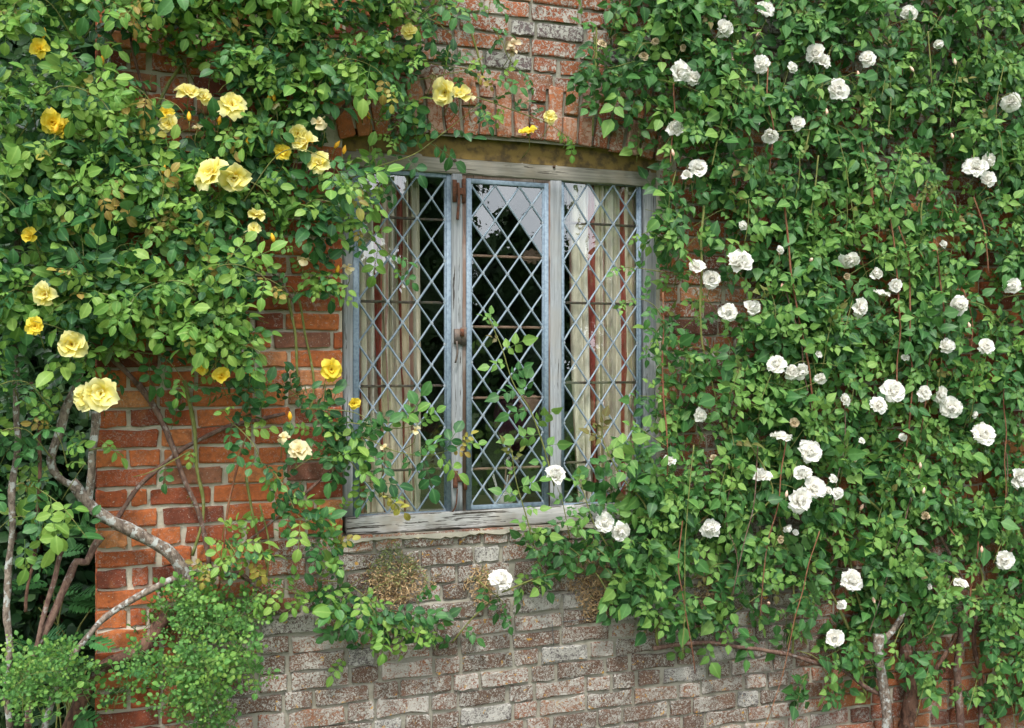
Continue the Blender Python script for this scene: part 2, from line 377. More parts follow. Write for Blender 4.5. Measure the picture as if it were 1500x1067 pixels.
# ------------------------------------------------------------------ foliage cover read off the photograph (30 px cells)
LMAP = """7766554456789999999985211222
7766533445678999999985211222
7777633335689999999984323332
7777763333579999999985445221
7788774333589999656787665221
8888777644689996223577543100
8888888776789996111344210000
8888888888888885321211110000
8888888888888887300000000000
8888888888888886400000000000
8888888888888765500000000000
8888888888887557600000000000
8888999888874456600000000000
8899999888764366500000000000
8899999998875124300000000000
8888889988886010000000000000
8888887778886000000000000000
8888776667773110000000000000
8887643455664311000000000000
8877522344554322100000000000
7776411123445233330000000000
7776511113455333340000000000
7776522112453333340000000000
7776522112343332220000000000
7776521111343433300000000000
6666410001243455300000000000
5554300001343455300000000000
4432200002343455320000000000
2211000001223566544000000000
1110000000112466556300000000
1110000000001121356641000000
1110000000000000125642000000
1100000000000000001221000000
0000000000000000000000000000""".split()
RMAP = """0000012368999999999999999999
0000013468999999999999999999
0000024578999999999999999999
0000035789999999999999999999
0000025678999999999999999999
0000001456899999999999999999
0000000024789999999999999999
0000000003578999999999999999
0000000001467899999999999999
0000000000578888999999999999
0000000000688878999999999999
0000000002876668999999999999
0000000014766778999999999999
0000000014765778999999999999
0000000003654679999999999999
0000000003554668999999999999
0000000002555778999999999999
0000000003665678999999999999
0000000003676668999999999999
0000000003765768999999999999
0000000005865668999999999999
0000000015653479999999999999
0000000236766689999999999999
0000001367877789999999999999
0000012457888789998999999999
0000235678887677788999999999
0001235667787666778899999999
0012234567787666677889999999
0022212477887666667889999999
0110001477876665589999999999
0000000124665555678999999999
0000000001333335667899999999
0000000000111234556789999999
0000000000000113345567888999
0000000000000000111122222344""".split()
def cover(MAP, c0, x, y):
    cx = x / 30 - .5 - c0; cy = y / 30 - .5
    if cx < 0 and c0 > 0: return 0.
    cx = min(max(cx, 0), len(MAP[0]) - 1.001); cy = min(max(cy, 0), len(MAP) - 1.001)
    i, j = int(cx), int(cy); fx, fy = cx - i, cy - j; g = lambda a, b: int(MAP[b][a])
    return ((g(i, j) * (1 - fx) + g(i + 1, j) * fx) * (1 - fy) + (g(i, j + 1) * (1 - fx) + g(i + 1, j + 1) * fx) * fy) / 9
coverL = lambda x, y: cover(LMAP, 0, x, y) if x < 830 else 0.
coverR = lambda x, y: cover(RMAP, 22, x, y)

# ------------------------------------------------------------------ ground
gx = np.linspace(-1, 1, 81); gx = np.sign(gx) * np.abs(gx) ** 3 * 900
GX, GY = np.meshgrid(gx, gx); GZ = np.where((np.abs(GX) < 12) & (np.abs(GY) < 12), (vnoise(GX, GY, 1.7) - .5) * .06, 0) - .02
GZ = GZ - .42
idx = np.arange(81 * 81).reshape(81, 81); gq = np.stack([idx[:-1, :-1], idx[:-1, 1:], idx[1:, 1:], idx[1:, :-1]], -1).reshape(-1, 4)
tg = NT('garden_ground'); pg = tg.pos(); ng = tg.noise(pg, .35, 4, .6); ng2 = tg.noise(pg, 40, 4, .7)
cg = tg.mix(tg.step(ng2, .35, .7), (.035, .07, .018), (.075, .12, .03)); og = xyz(tg, pg)
cg = tg.mix(tg.math('MULTIPLY', tg.step(tg.math('ADD', og[1], tg.math('MULTIPLY', ng, .5)), -.95, -.75), tg.step(og[1], 1.2, .8)), cg, tg.mix(ng2, (.05, .035, .025), (.11, .08, .055)))
tg.done(tg.bsdf(cg, .95, tg.bump(ng2, .8, .02), .2))
g = mk('ground', np.stack([GX, GY, GZ], -1).reshape(-1, 3), gq, tg.m); g['kind'] = 'structure'

# ------------------------------------------------------------------ brick wall
WX0, WX1, WZ1 = X_(141), 4.6, 4.3
OX0, OX1 = X_(502), X_(968)
OZ0, OZ1 = .955, 2.60
PLZ = .668                                           # top of the plinth
ARCH = lambda x: 2.560 + .055 * (1 - (x / .72) ** 2)
wall = empty('brick_wall', (WX0, 0, 0), 'old red brick house wall behind the climbing roses, with an arched window opening', 'wall')
def ploff(z): return -.024 * (1 - min(1, max(0, (z - PLZ + .03) / .035)))
# mortar bed with a hole for the window
xs = sorted(set(list(np.arange(WX0 + .003, WX1, .035)) + [OX0, OX1])); zs = sorted(set(list(np.arange(-.45, WZ1, .03)) + [OZ0, OZ1, PLZ - .03, PLZ + .005]))
MX, MZ = np.meshgrid(xs, zs); plo = np.vectorize(ploff)(MZ)
MY = .0095 + plo + (vnoise(MX, MZ, 45, 3) - .5) * .008 + (vnoise(MX, MZ, 8, 5) - .5) * .006
idx = np.arange(MX.size).reshape(MX.shape); Q = []
for j in range(len(zs) - 1):
    for i in range(len(xs) - 1):
        cx, cz = (xs[i] + xs[i + 1]) / 2, (zs[j] + zs[j + 1]) / 2
        if OX0 < cx < OX1 and OZ0 < cz < min(OZ1, ARCH(cx) + .05): continue
        Q.append([idx[j, i], idx[j, i + 1], idx[j + 1, i + 1], idx[j + 1, i]])
wmk('mortar', np.stack([MX, MY, MZ], -1).reshape(-1, 3), Q, M['mortar'], wall)
b = MB(); T0 = .36                                   # thickness of the wall: core round the opening
b.box((WX0 + .012, .02, -.45), (OX0 - .001, T0, WZ1)); b.box((OX1 + .001, .02, -.45), (WX1, T0, WZ1))
b.box((OX0 - .001, .02, -.45), (OX1 + .001, T0, OZ0 - .002)); b.box((OX0 - .001, .09, 2.68), (OX1 + .001, T0, WZ1))
b.build('wall_core', M['mortar'], wall)

def brick_shape(Lx, Hz, dep=.02, rough=1.):
    """front-facing brick: uneven rounded front, sides running back; local origin at the centre of its face"""
    e = .0045; us = [-Lx / 2, -Lx / 2 + e, -Lx * .17, Lx * .17, Lx / 2 - e, Lx / 2]; vs = [-Hz / 2, -Hz / 2 + e, Hz / 2 - e, Hz / 2]
    V = []; sd = rng.integers(1000)
    for j, v in enumerate(vs):
        for i, u in enumerate(us):
            edge = (i in (0, 5)) or (j in (0, 3)); corner = (i in (0, 5)) and (j in (0, 3))
            uu = u + rng.normal() * .0016 * rough; vv = v + rng.normal() * .0022 * rough
            if corner: uu *= .985; vv *= .945
            y = (.0035 if edge else 0) + rng.normal() * .0013 * rough + (.004 if corner else 0)
            if edge and rng.random() < .12: y += .006; uu *= .975; vv *= .93
            V.append((uu, y, vv))
    n = len(us); m = len(vs); T = []
    for j in range(m - 1):
        for i in range(n - 1):
            a = j * n + i; T += [[a, a + 1, a + n + 1], [a, a + n + 1, a + n]]
    ring = [i for i in range(n)] + [j * n + n - 1 for j in range(1, m)] + [(m - 1) * n + i for i in range(n - 2, -1, -1)] + [j * n for j in range(m - 2, 0, -1)]
    base = len(V)
    for r in ring: V.append((V[r][0], dep, V[r][2]))
    k = len(ring)
    for i in range(k):
        a, c = ring[i], ring[(i + 1) % k]; T += [[a, base + i, base + (i + 1) % k], [a, base + (i + 1) % k, c]]
    return np.array(V), np.array(T)
shapes = {'s': [brick_shape(.214, .0625) for _ in range(10)], 'h': [brick_shape(.104, .0625) for _ in range(10)], 'r': [brick_shape(.214, .0625, rough=1.35) for _ in range(8)], 'q': [brick_shape(.104, .0625, rough=1.35) for _ in range(8)]}
smesh = {}
def brick_mesh(kind, v):
    if (kind, v) not in smesh:
        o = mk('brick', shapes[kind][v][0], shapes[kind][v][1], M['brick'], smooth=False); smesh[(kind, v)] = o.data; bpy.data.objects.remove(o)
    return smesh[(kind, v)]
bricks = []     # (kind, variant, x, y, z, sx, sz, rot)
nc = int(WZ1 / .0745)
for c in range(-6, nc):
    z = .03 + c * .0745 + .0; low = z < 1.0
    x = WX0 + (.0 if c % 2 == 0 else .0); first = True; k = c % 2
    pat = [1, 0] if c % 2 == 0 else [0, 1]
    i = 0
    while x < WX1:
        st = pat[i % 2]
        if rng.random() < .10: st = 1 - st
        if x > -1.0 and rng.random() < .06: st = rng.choice([0, 1])
        Ln = (.214 if st else .104) * (1 + rng.normal() * .02)
        if i == 0 and c % 2: Ln = .104
        elif i == 1 and c % 2: Ln = .055 if rng.random() < .6 else .104
        j = .013 + abs(rng.normal()) * .004
        x0, x1 = x, x + Ln; x = x1 + j; i += 1
        zb, zt = z - .031, z + .031
        if zt > OZ0 + .004 and zb < OZ1:               # cut at the opening
            if x0 < OX0 < x1 + .0: x1 = OX0 - .002
            if x0 < OX1 < x1: x0 = OX1 + .002
            if x0 > OX0 - .001 and x1 < OX1 + .001: continue
            if x1 - x0 < .03: continue
        cx = (x0 + x1) / 2
        if abs(cx) < .80 and 2.5 < z < ARCH(cx) + .245: continue     # the arch stands here
        L_ = x1 - x0; kind = ('r' if low else 's') if L_ > .15 else ('q' if low else 'h')
        nom = .214 if L_ > .15 else .104
        bricks.append((kind, int(rng.integers(8)), cx, -.004 + ploff(z - .03) + rng.normal() * .0022, z + rng.normal() * .0012, L_ / nom, 1 + rng.normal() * .03, rng.normal() * .007))
# the arch: voussoirs fan a little about a centre far below
nv = 20; R = 4.9
for k in range(nv):
    x = -.745 + 1.49 * (k + .5) / nv; an = x / R * 1.5; zb = ARCH(x)
    def place(off, Ln, kind):
        r = off + Ln / 2; bricks.append((kind, int(rng.integers(8)), x + math.sin(an) * r, -.008 + rng.normal() * .002, zb + math.cos(an) * r, Ln / (.214 if kind in 'sr' else .104), 1.0 + rng.normal() * .02, -math.pi / 2 + an))
    q = k % 3
    if q == 0: place(0, .235, 's')
    elif q == 1: place(0, .112, 'h'); place(.124, .112, 'h')
    else: place(0, .15, 's'); place(.162, .075, 'h')
def bmat(bk):
    kind, v, x, y, z, sx, sz, r = bk; c, s = math.cos(r), math.sin(r)
    return np.array([[c * sx, 0, s * sz], [0, 1, 0], [-s * sx, 0, c * sz]]), np.array([x, y, z])
sc_ = []
for n_, bk in enumerate(bricks):
    px, py, _ = proj((bk[2], bk[3], bk[4])); inside = (15 < px < 1490) and (10 < py < 1060)
    vis = (1 - max(coverL(px, py), coverR(px, py))) if inside else -1
    if bk[4] > 2.5 and abs(bk[2]) < .8: vis += .15
    if 185 < px < 390 and py > 850: vis *= .3
    sc_.append((vis * (1.0 if bk[0] in 'sr' else .85), n_))
sc_.sort(reverse=True); single = set(n for _, n in sc_[:298])
VV, TT, AA = [], [], []; off = 0
for n_, bk in enumerate(bricks):
    if n_ in single:
        o = link('brick', brick_mesh(bk[0], bk[1]), wall)
        o.location = Vector((bk[2], bk[3], bk[4])) - wall.location
        o.rotation_euler = (0, bk[7], 0); o.scale = (bk[5], 1, bk[6])
    else:
        A, t = bmat(bk); V, T = shapes[bk[0]][bk[1]]
        VV.append(V @ A.T + t); TT.append(T + off); AA.append(np.full(len(V), rng.random())); off += len(V)
o = wmk('brickwork', np.concatenate(VV), np.concatenate(TT), M['brick'], wall, {'brnd': np.concatenate(AA)}, smooth=False); o['kind'] = 'stuff'
# quoin faces on the left end of the wall
V0, T0_ = shapes['h'][0]; VV, TT = [], []
for c in range(-6, nc):
    for kx in range(3):
        v = V0.copy(); v = np.stack([v[:, 1], v[:, 0], v[:, 2]], -1) + np.array([WX0 - .004, .06 + kx * .118, .03 + c * .0745]); TT.append(T0_[:, ::-1] + len(V0) * len(VV)); VV.append(v)
o = wmk('end_brickwork', np.concatenate(VV), np.concatenate(TT), M['brick'], wall, {'brnd': np.repeat(rng.random(len(VV)), len(V0))}); o['kind'] = 'stuff'
# brick sill course under the frame: uneven mortar fillet
fx = np.linspace(OX0 - .01, OX1 + .05, 70); V = []
for x in fx:
    w = vnoise(x, 1., 22, 9) * 1.4 + rng.normal() * .25
    for (y, z) in ((.10, .955), (.02, .951), (-.010 - .006 * w, .947 + .003 * w), (-.012 - .008 * w, .942 - .008 * w), (.01, .932 - .01 * w)): V.append((x, y, z))
Q = [[i * 5 + k, (i + 1) * 5 + k, (i + 1) * 5 + k + 1, i * 5 + k + 1] for i in range(69) for k in range(4)]
wmk('mortar_fillet', V, Q, M['mortar'], wall, smooth=False)
# ochre limewashed strip between arch and window head, and the soffit
fx = np.linspace(OX0, OX1, 41); V = []
for x in fx:
    za = ARCH(x)
    for (y, z) in ((-.004, za + .004), (.038, za + .001), (.041, za - .006), (.042, 2.515)): V.append((x, y, z))
Q = [[i * 4 + k, i * 4 + k + 1, (i + 1) * 4 + k + 1, (i + 1) * 4 + k] for i in range(40) for k in range(3)]
wmk('soffit', V, Q, M['ochre'], wall)

# ------------------------------------------------------------------ window
WD = -.045                                            # frame face lies 45 mm behind the wall face
win = empty('leaded_window', (0, .045, .955), 'three-light oak window with diamond leaded panes under the brick arch', 'window')
def wx(px): return X_(px, WD)
zt = 2.530; zs0, zs1 = .958, 1.030                     # head top; sill
zh = 2.452                                            # underside of the head
def beam(name, a, b_, mat, r=.006, wob=.0009):
    m = MB(); m.bevbox(a, b_, r, 3, wob); return m.build(name, mat, win, True)
beam('head_rail', (wx(504), .043, zh), (wx(966), .10, zt), M['wood_h'], .005)
beam('sill', (wx(507), .030, zs0), (wx(967), .14, zs1), M['sillwood'], .007, .0016)
beam('jamb', (wx(503), .046, zs1), (wx(517.5), .095, zh), M['wood_v'])
beam('jamb', (wx(944), .046, zs1), (wx(966.5), .095, zh), M['wood_v'])
beam('mullion', (wx(662), .044, zs1), (wx(678), .095, zh), M['wood_v'])
beam('mullion', (wx(806), .044, zs1), (wx(823), .095, zh), M['wood_v'])
pegs = MB()
for px, py in ((666, 236), (811, 245), (948, 251), (512, 232)):
    c = P(px, py, WD); pegs.tube([(c[0], .047, c[2]), (c[0], .036, c[2])], [.008, .006], 8)
pegs.build('peg', M['darkwood'], win, True)

def came(parent, a, b_, y, w=.0088, th=.006):
    a = np.array(a, float); b_ = np.array(b_, float); d = (b_ - a) / np.linalg.norm(b_ - a); n = np.array([-d[1], d[0]])
    prof = [(-.5, 0), (-.30, -.55), (0, -.8), (.30, -.55), (.5, 0)]; V = []
    ns = max(2, int(np.linalg.norm(b_ - a) / .06)); w = w * rng.uniform(.9, 1.1)
    for i in range(ns + 1):
        e = a + (b_ - a) * i / ns + (n * rng.normal() * .0007 if 0 < i < ns else 0)
        for u, h in prof: p = e + n * (u * w); V.append((p[0], y + h * th, p[1]))
    Q = [[i * 5 + k, i * 5 + k + 1, i * 5 + k + 6, i * 5 + k + 5] for i in range(ns) for k in range(4)]
    return wmk('came', V, Q, M['lead'], parent, smooth=False)
def clip(poly, x0, x1, z0, z1):
    for ax, lim, sg in ((0, x0, 1), (0, x1, -1), (1, z0, 1), (1, z1, -1)):
        out = []
        for i in range(len(poly)):
            p, q = poly[i - 1], poly[i]; ip = (p[ax] - lim) * sg >= -1e-9; iq = (q[ax] - lim) * sg >= -1e-9
            if ip != iq: t = (lim - p[ax]) / (q[ax] - p[ax]); out.append((p[0] + t * (q[0] - p[0]), p[1] + t * (q[1] - p[1])))
            if iq: out.append(q)
        poly = out
        if not poly: return []
    return poly
def light_(name, x0, x1, z0, z1, nx, nz, y, fw, fb, label, brown=False):
    """one light: metal frame (the part), its cames, panes and saddle bars (sub-parts). x0..z1 = the glass"""
    m = MB(); yb = y + .016
    for k, w_ in ((0, fw), ): pass
    m.bevbox((x0 - fw, y - .006, z0 - fb), (x0, yb, z1 + fw), .003); m.bevbox((x1, y - .006, z0 - fb), (x1 + fw, yb, z1 + fw), .003)
    m.bevbox((x0, y - .005, z1), (x1, yb, z1 + fw), .003); m.bevbox((x0, y - .005, z0 - fb), (x1, yb, z0), .003)
    m.bevbox((x0 - .0005, y + .001, z0), (x0 + .006, yb, z1), .002); m.bevbox((x1 - .006, y + .001, z0), (x1 + .0005, yb, z1), .002)
    fr = m.build(name, M['bluepaint'], win, True); fr['label'] = label
    if brown:
        m = MB(); q = fw; s_ = .020
        m.bevbox((x0 - q - s_, y - .002, z0 - fb - s_), (x0 - q - .0005, yb, z1 + q + s_), .003); m.bevbox((x1 + q + .0005, y - .002, z0 - fb - s_), (x1 + q + s_ * .75, yb, z1 + q + s_), .003)
        m.bevbox((x0 - q, y - .001, z1 + q + .0005), (x1 + q, yb, z1 + q + s_), .003); m.bevbox((x0 - q, y - .001, z0 - fb - s_), (x1 + q, yb, z0 - fb - .0005), .003)
        m.build('casement_stile', M['brownwood'], win, True)
    px_ = (x1 - x0) / nx; pz = (z1 - z0) / nz; yg = y + .008
    gp = {}
    for i in range(-1, 2 * nx + 2):
        for j in range(-1, 2 * nz + 2):
            if (i + j) % 2 == 0: continue
            cx, cz = x0 + i * px_ / 2, z0 + j * pz / 2
            poly = clip([(cx, cz + pz / 2), (cx + px_ / 2, cz), (cx, cz - pz / 2), (cx - px_ / 2, cz)], x0, x1, z0, z1)
            if len(poly) < 3: continue
            ar = abs(sum(poly[k - 1][0] * poly[k][1] - poly[k][0] * poly[k - 1][1] for k in range(len(poly)))) / 2
            if ar < 2e-5: continue
            tx, tz = rng.normal() * .011, rng.normal() * .013; c = np.mean(poly, 0)
            V = [(p[0], yg + (p[0] - c[0]) * tx + (p[1] - c[1]) * tz, p[1]) for p in poly]
            n = len(V); V2 = V + [(v[0], v[1] + .002, v[2]) for v in V] ; me = bpy.data.meshes.new('pane')
            me.from_pydata([tuple(v) for v in V2], [], [tuple(range(n))[::-1], tuple(range(n, 2 * n))] + [(k, (k + 1) % n, n + (k + 1) % n, n + k) for k in range(n)])
            me.materials.append(M['glass']); o = link('pane', me, fr); rebase(o)
    ycm = y + .0065
    # diagonals through the nodes
    slope = pz / px_
    for s in (1, -1):
        for k in range(-2 * nz - 2, 2 * nx + 2 * nz + 2):
            if k % 2: continue
            xs_ = x0 + k * px_ / 2; a = None; pts = []
            # line: z = z0 + s*(x-xs_)*slope (s=1) or z = z1 ... use nodes at z0
            for x in (x0, x1):
                z = z0 + s * (x - xs_) * slope; pts.append((x, z))
            (xa, za), (xb, zb) = pts
            t0, t1 = 0., 1.; dz = zb - za
            ta, tb = (z0 - za) / dz, (z1 - za) / dz
            lo, hi = max(0, min(ta, tb)), min(1, max(ta, tb))
            if hi - lo < .02: continue
            a = (xa + (xb - xa) * lo, za + dz * lo); c = (xa + (xb - xa) * hi, za + dz * hi)
            o = came(fr, a, c, ycm + (.0006 if s > 0 else 0))
    sj = MB()
    for i in range(2 * nx + 1):
        for j in range(2 * nz + 1):
            if (i + j) % 2: continue
            cx = min(max(x0 + i * px_ / 2, x0 + .004), x1 - .004); cz = min(max(z0 + j * pz / 2, z0 + .003), z1 - .003)
            a6 = [(cx + .0078 * math.cos(k * math.pi / 3), ycm - .0045, cz + .0078 * math.sin(k * math.pi / 3)) for k in range(6)]
            sj.add(a6 + [(cx, ycm - .0068, cz)], [[6, (k + 2) % 6, (k + 1) % 6, k] for k in (0, 2, 4)])
    o = sj.build('solder_joint', M['solder'], fr, True)
    return fr
def glass_box(pxa, pxb, pyt, pyb):
    xm = (pxa + pxb) / 2; return wx(pxa), wx(pxb), Z_(xm, pyb, WD), Z_(xm, pyt, WD)
g1 = glass_box(525.5, 655, 256, 752); g2 = glass_box(690, 797.5, 272, 738.5); g3 = glass_box(827, 937.5, 269, 736)
def bars(fr, x0, x1, zl, y, mat):
    for z in zl: m = MB(); m.tube([(x0 - .003, y, z), (x1 + .003, y, z)], .0058, 6); m.build('saddle_bar', mat, fr)
fr1 = light_('fixed_light', *g1, 3, 8, .060, wx(525.5) - wx(517.5) - .001, .030, 'left fixed light, diamond panes before a cream curtain')
bars(fr1, g1[0], g1[1], [g1[2] + (g1[3] - g1[2]) * k / 8 for k in (1, 3, 5, 7)], .082, M['iron'])
fr2 = light_('casement', *g2, 3, 9, .050, .020, .018, 'middle opening casement with narrower diamond panes', True)
bars(fr2, g2[0], g2[1], [g2[2] + (g2[3] - g2[2]) * k / 9 for k in (1, 3, 5, 7)], .072, M['palewood'])
fr3 = light_('fixed_light', *g3, 3, 8, .060, .013, .026, 'right fixed light, diamond panes before a red striped curtain')
bars(fr3, g3[0], g3[1], [g3[2] + (g3[3] - g3[2]) * k / 8 for k in (1, 3, 5, 7)], .082, M['iron'])
# sealing strips behind the wood so that no light leaks round the lights
m = MB()
for a, c in ((wx(517), g1[0] - .002), (g1[1] + .002, g2[0] - .03), (g2[1] + .03, g3[0] - .002), (g3[1] + .002, wx(945))):
    m.box((a, .080, zs1 - .01), (c, .096, zh + .01))
m.box((wx(660), .085, zh - .022), (wx(825), .097, zh + .01))
m.build('rebate', M['darkwood'], win)
# ironmongery
def iron(name, boxes, mat, tubes=()):
    m = MB()
    for (px0, py0, px1, py1, y0, y1) in boxes:
        a = P(px0, py1, -.04); c = P(px1, py0, -.04); m.bevbox((a[0], y0, a[2]), (c[0], y1, c[2]), .002)
    for pts, r in tubes: m.tube(smoothline([P(*p) for p in pts], .01), r, 7, .05)
    return m.build(name, mat, win, True)
iron('hinge', [(663, 264, 669, 296, .034, .046), (677, 263, 682, 297, .036, .048), (668, 276, 678, 285, .032, .044)], M['rust'], [([(671, 268, -.03), (672, 292, -.03), (670, 322, -.03)], .006)])
iron('hinge', [(664, 696, 681, 706, .032, .044), (679, 700, 684, 718, .034, .047)], M['rust'], [([(667, 690, -.03), (667, 715, -.03)], .011), ([(670, 716, -.02), (668, 740, -.015), (663, 750, -.01)], .003)])
iron('latch', [(665, 482, 675, 504, .030, .046), (675, 480, 683, 506, .034, .048)], M['iron'], [([(669, 500, -.02), (670, 518, -.015), (667, 532, -.02)], .0045)])
iron('latch_plate', [(673, 482, 679, 493, .026, .040)], M['rust'])

# ------------------------------------------------------------------ room and the things in it
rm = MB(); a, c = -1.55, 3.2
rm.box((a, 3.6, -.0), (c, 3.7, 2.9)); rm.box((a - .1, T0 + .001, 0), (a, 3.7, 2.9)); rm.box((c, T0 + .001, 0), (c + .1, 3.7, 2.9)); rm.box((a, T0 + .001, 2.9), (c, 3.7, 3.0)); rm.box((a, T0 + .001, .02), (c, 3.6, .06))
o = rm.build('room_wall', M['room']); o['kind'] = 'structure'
def curtain(pts_t, pts_b, y, label, seed, mix_phase, spans):
    """pleated cloth hanging from the top line to the bottom line"""
    nz, nx = 26, 190; V = []; A = []; r = np.random.default_rng(seed)
    ph = np.cumsum(np.interp(np.arange(nx), np.arange(0, nx + 12, 12), r.uniform(.35, 2.2, len(np.arange(0, nx + 12, 12))))); ph = ph / ph[-1] * 2 * math.pi * 9.5; fa = np.interp(np.arange(nx), np.arange(0, nx + 9, 9), r.uniform(.45, 1.3, len(np.arange(0, nx + 9, 9))))
    for j in range(nz):
        t = j / (nz - 1); e = t ** 1.6
        x0 = pts_t[0] * (1 - e) + pts_b[0] * e; x1 = pts_t[1] * (1 - e) + pts_b[1] * e; z = 2.55 * (1 - t) + .98 * t
        for i in range(nx):
            u = i / (nx - 1); dx = .010 * math.sin(ph[i] * 1.0 + 1.3 * math.sin(t * 3 + i * .02)); dy = .028 * fa[i] * math.sin(ph[i] + .5 * math.sin(ph[i]) + .7 * math.sin(t * 2.2 + seed) + .25 * t * math.sin(i * .3)) + .006 * math.sin(ph[i] * 2.7 + t)
            V.append((x0 + (x1 - x0) * u + dx, y + dy, z)); A.append(u * spans + mix_phase)
    idx = np.arange(nz * nx).reshape(nz, nx); Q = np.stack([idx[:-1, :-1], idx[:-1, 1:], idx[1:, 1:], idx[1:, :-1]], -1).reshape(-1, 4)
    o = mk('curtain', V, Q, M['curtain'], None, {'cloth': A}); tag(o, label, 'curtain', 'curtains inside the window'); return o
curtain((wx(512), X_(612, -.14)), (wx(532), X_(618, -.14)), .142, 'cream curtain with thin red stripes hanging behind the left light', 4, .05, 3.0)
curtain((X_(832, -.14), X_(944, -.14)), (X_(846, -.14), X_(938, -.14)), .142, 'cream curtain with broad red bands behind the right light', 9, .62, 2.4)
tb = empty('side_table', (0.05, .62, .06), 'dark wooden table standing inside below the window', 'table')
m = MB(); m.bevbox((-.60, .36, .955), (.72, .86, .985), .006); m.build('tabletop', M['darkwood'], tb)
for sx in (-.55, .67):
    for sy in (.42, .80): m = MB(); m.tube([(sx, sy, .06), (sx, sy, .954)], [.018, .026], 8); m.build('leg', M['darkwood'], tb, True)
pot = empty('brush_pot', (*P(737, 738, -.40)[:2], .986), 'white china pot of brushes behind the middle casement', 'pot')
m = MB(); c = np.array(pot.location); prof = [(.0, .042), (.02, .046), (.05, .044), (.07, .043)]
m.tube([c + (0, 0, z) for z, r in prof], [r for z, r in prof], 16); m.build('jar', M['china'], pot, True)
for k in range(7):
    an = rng.random() * 6.3; m = MB(); top = c + (math.cos(an) * .05, math.sin(an) * .04, .14 + rng.random() * .05); m.tube([c + (math.cos(an) * .02, math.sin(an) * .02, .05), top], [.003, .0035], 6)
    m.build('brush', M['china'] if k % 2 else M['palewood'], pot)
ch = empty('hoop_back_chair', (P(640, 640, -1.1)[0], 1.1, .06), 'dark wooden chair with arched hoop back seen through the left light', 'chair')
cc = P(640, 655, -1.1)
for r_ in (.19, .155, .12):
    m = MB(); m.tube([(cc[0] + r_ * math.cos(q) * .9, 1.1, cc[2] + (r_ * 1.25 * math.sin(q) if q > 0 and q < math.pi else -.0)) for q in np.linspace(0, math.pi, 18)], .012, 6); m.build('back_hoop', M['darkwood'], ch, True)
m = MB(); m.box((cc[0] - .17, 1.09, cc[2] - .28), (cc[0] + .17, 1.11, cc[2] - .03)); m.build('cane_panel', M['cane_weave'], ch)
m = MB(); m.bevbox((cc[0] - .22, .70, .48), (cc[0] + .22, 1.12, .52), .01); m.build('seat', M['darkwood'], ch)
for sx in (-.18, .18):
    for sy in (.74, 1.1): m = MB(); m.tube([(cc[0] + sx, sy, .06), (cc[0] + sx, sy, .48 if sy < 1 else cc[2] + .02)], .016, 7); m.build('leg', M['darkwood'], ch, True)
def carved(px, py, w, h, y, label, z0=None):
    c = P(px, py, -y); V = []; n = 40
    for k in range(n):
        q = 2 * math.pi * k / n; r = 1 + .13 * math.sin(q * 9) + .06 * math.sin(q * 5 + 1); V.append((c[0] + w * r * math.cos(q) , y, c[2] + h * r * math.sin(q)))
    V2 = V + [(v[0], y + .015, v[2]) for v in V] + [(c[0], y - .004, c[2]), (c[0], y + .02, c[2])]
    F = [[2 * n, k, (k + 1) % n, 2 * n][:3] for k in range(n)] + [[2 * n + 1, n + (k + 1) % n, n + k] for k in range(n)] + [[k, n + k, n + (k + 1) % n] for k in range(n)] + [[k, n + (k + 1) % n, (k + 1) % n] for k in range(n)]
    o = mk('carved_plaque', V2, F, M['palewood'], None, smooth=False); tag(o, label, 'wood carving'); return o
carved(779, 376, .042, .032, .30, 'small scalloped brown wooden plaque high behind the middle casement')
carved(776, 590, .050, .040, .30, 'curly carved brown wooden plaque low behind the middle casement')
m = MB(); c = P(757, 612, -.8)
us, vs = np.linspace(0, 2 * math.pi, 17)[:-1], np.linspace(-1.5, 1.5, 9); V = [(c[0] + .13 * math.cos(v) ** .6 * math.cos(u), .8 + .06 * math.cos(v) * math.sin(u), c[2] - .02 + .15 * math.sin(v)) for v in vs for u in us]
Q = [[j * 16 + i, j * 16 + (i + 1) % 16, (j + 1) * 16 + (i + 1) % 16, (j + 1) * 16 + i] for j in range(8) for i in range(16)]
o = mk('cushion', V, Q, M['purple']); tag(o, 'dark magenta cushion dimly seen through the middle casement', 'cushion')

# ------------------------------------------------------------------ leaves
def leaflet(Ln, W, shape, fold=.22, curl=.25):
    """11 points, 12 triangles, along +X, face up +Z"""
    ts, ws = ((.0, .26, .56, .82, 1.), (0, .82, 1.0, .70, 0)) if shape == 'round' else ((.0, .20, .45, .75, 1.), (0, .85, 1.0, .52, 0)) if shape == 'ovate' else ((.0, .30, .6, .85, 1.), (0, .75, 1., .85, 0))
    V = [(0, 0, 0)]; Md = [1.]
    for t, w in zip(ts[1:4], ws[1:4]):
        zc = -curl * Ln * t * t
        V += [(t * Ln, -w * W / 2, zc + fold * w * W / 2), (t * Ln, 0, zc), (t * Ln, w * W / 2, zc + fold * w * W / 2)]; Md += [0., 1., 0.]
    V.append((Ln, 0, -curl * Ln)); Md.append(1.)
    T = [[0, 1, 2], [0, 2, 3], [1, 4, 5], [1, 5, 2], [2, 5, 6], [2, 6, 3], [4, 7, 8], [4, 8, 5], [5, 8, 9], [5, 9, 6], [7, 10, 8], [8, 10, 9]]
    return np.array(V), np.array(T), np.array(Md)
def rotm(ax, an):
    ax = np.asarray(ax, float); ax = ax / (np.linalg.norm(ax) + 1e-9); K = np.array([[0, -ax[2], ax[1]], [ax[2], 0, -ax[0]], [-ax[1], ax[0], 0]])
    return np.eye(3) + math.sin(an) * K + (1 - math.cos(an)) * K @ K
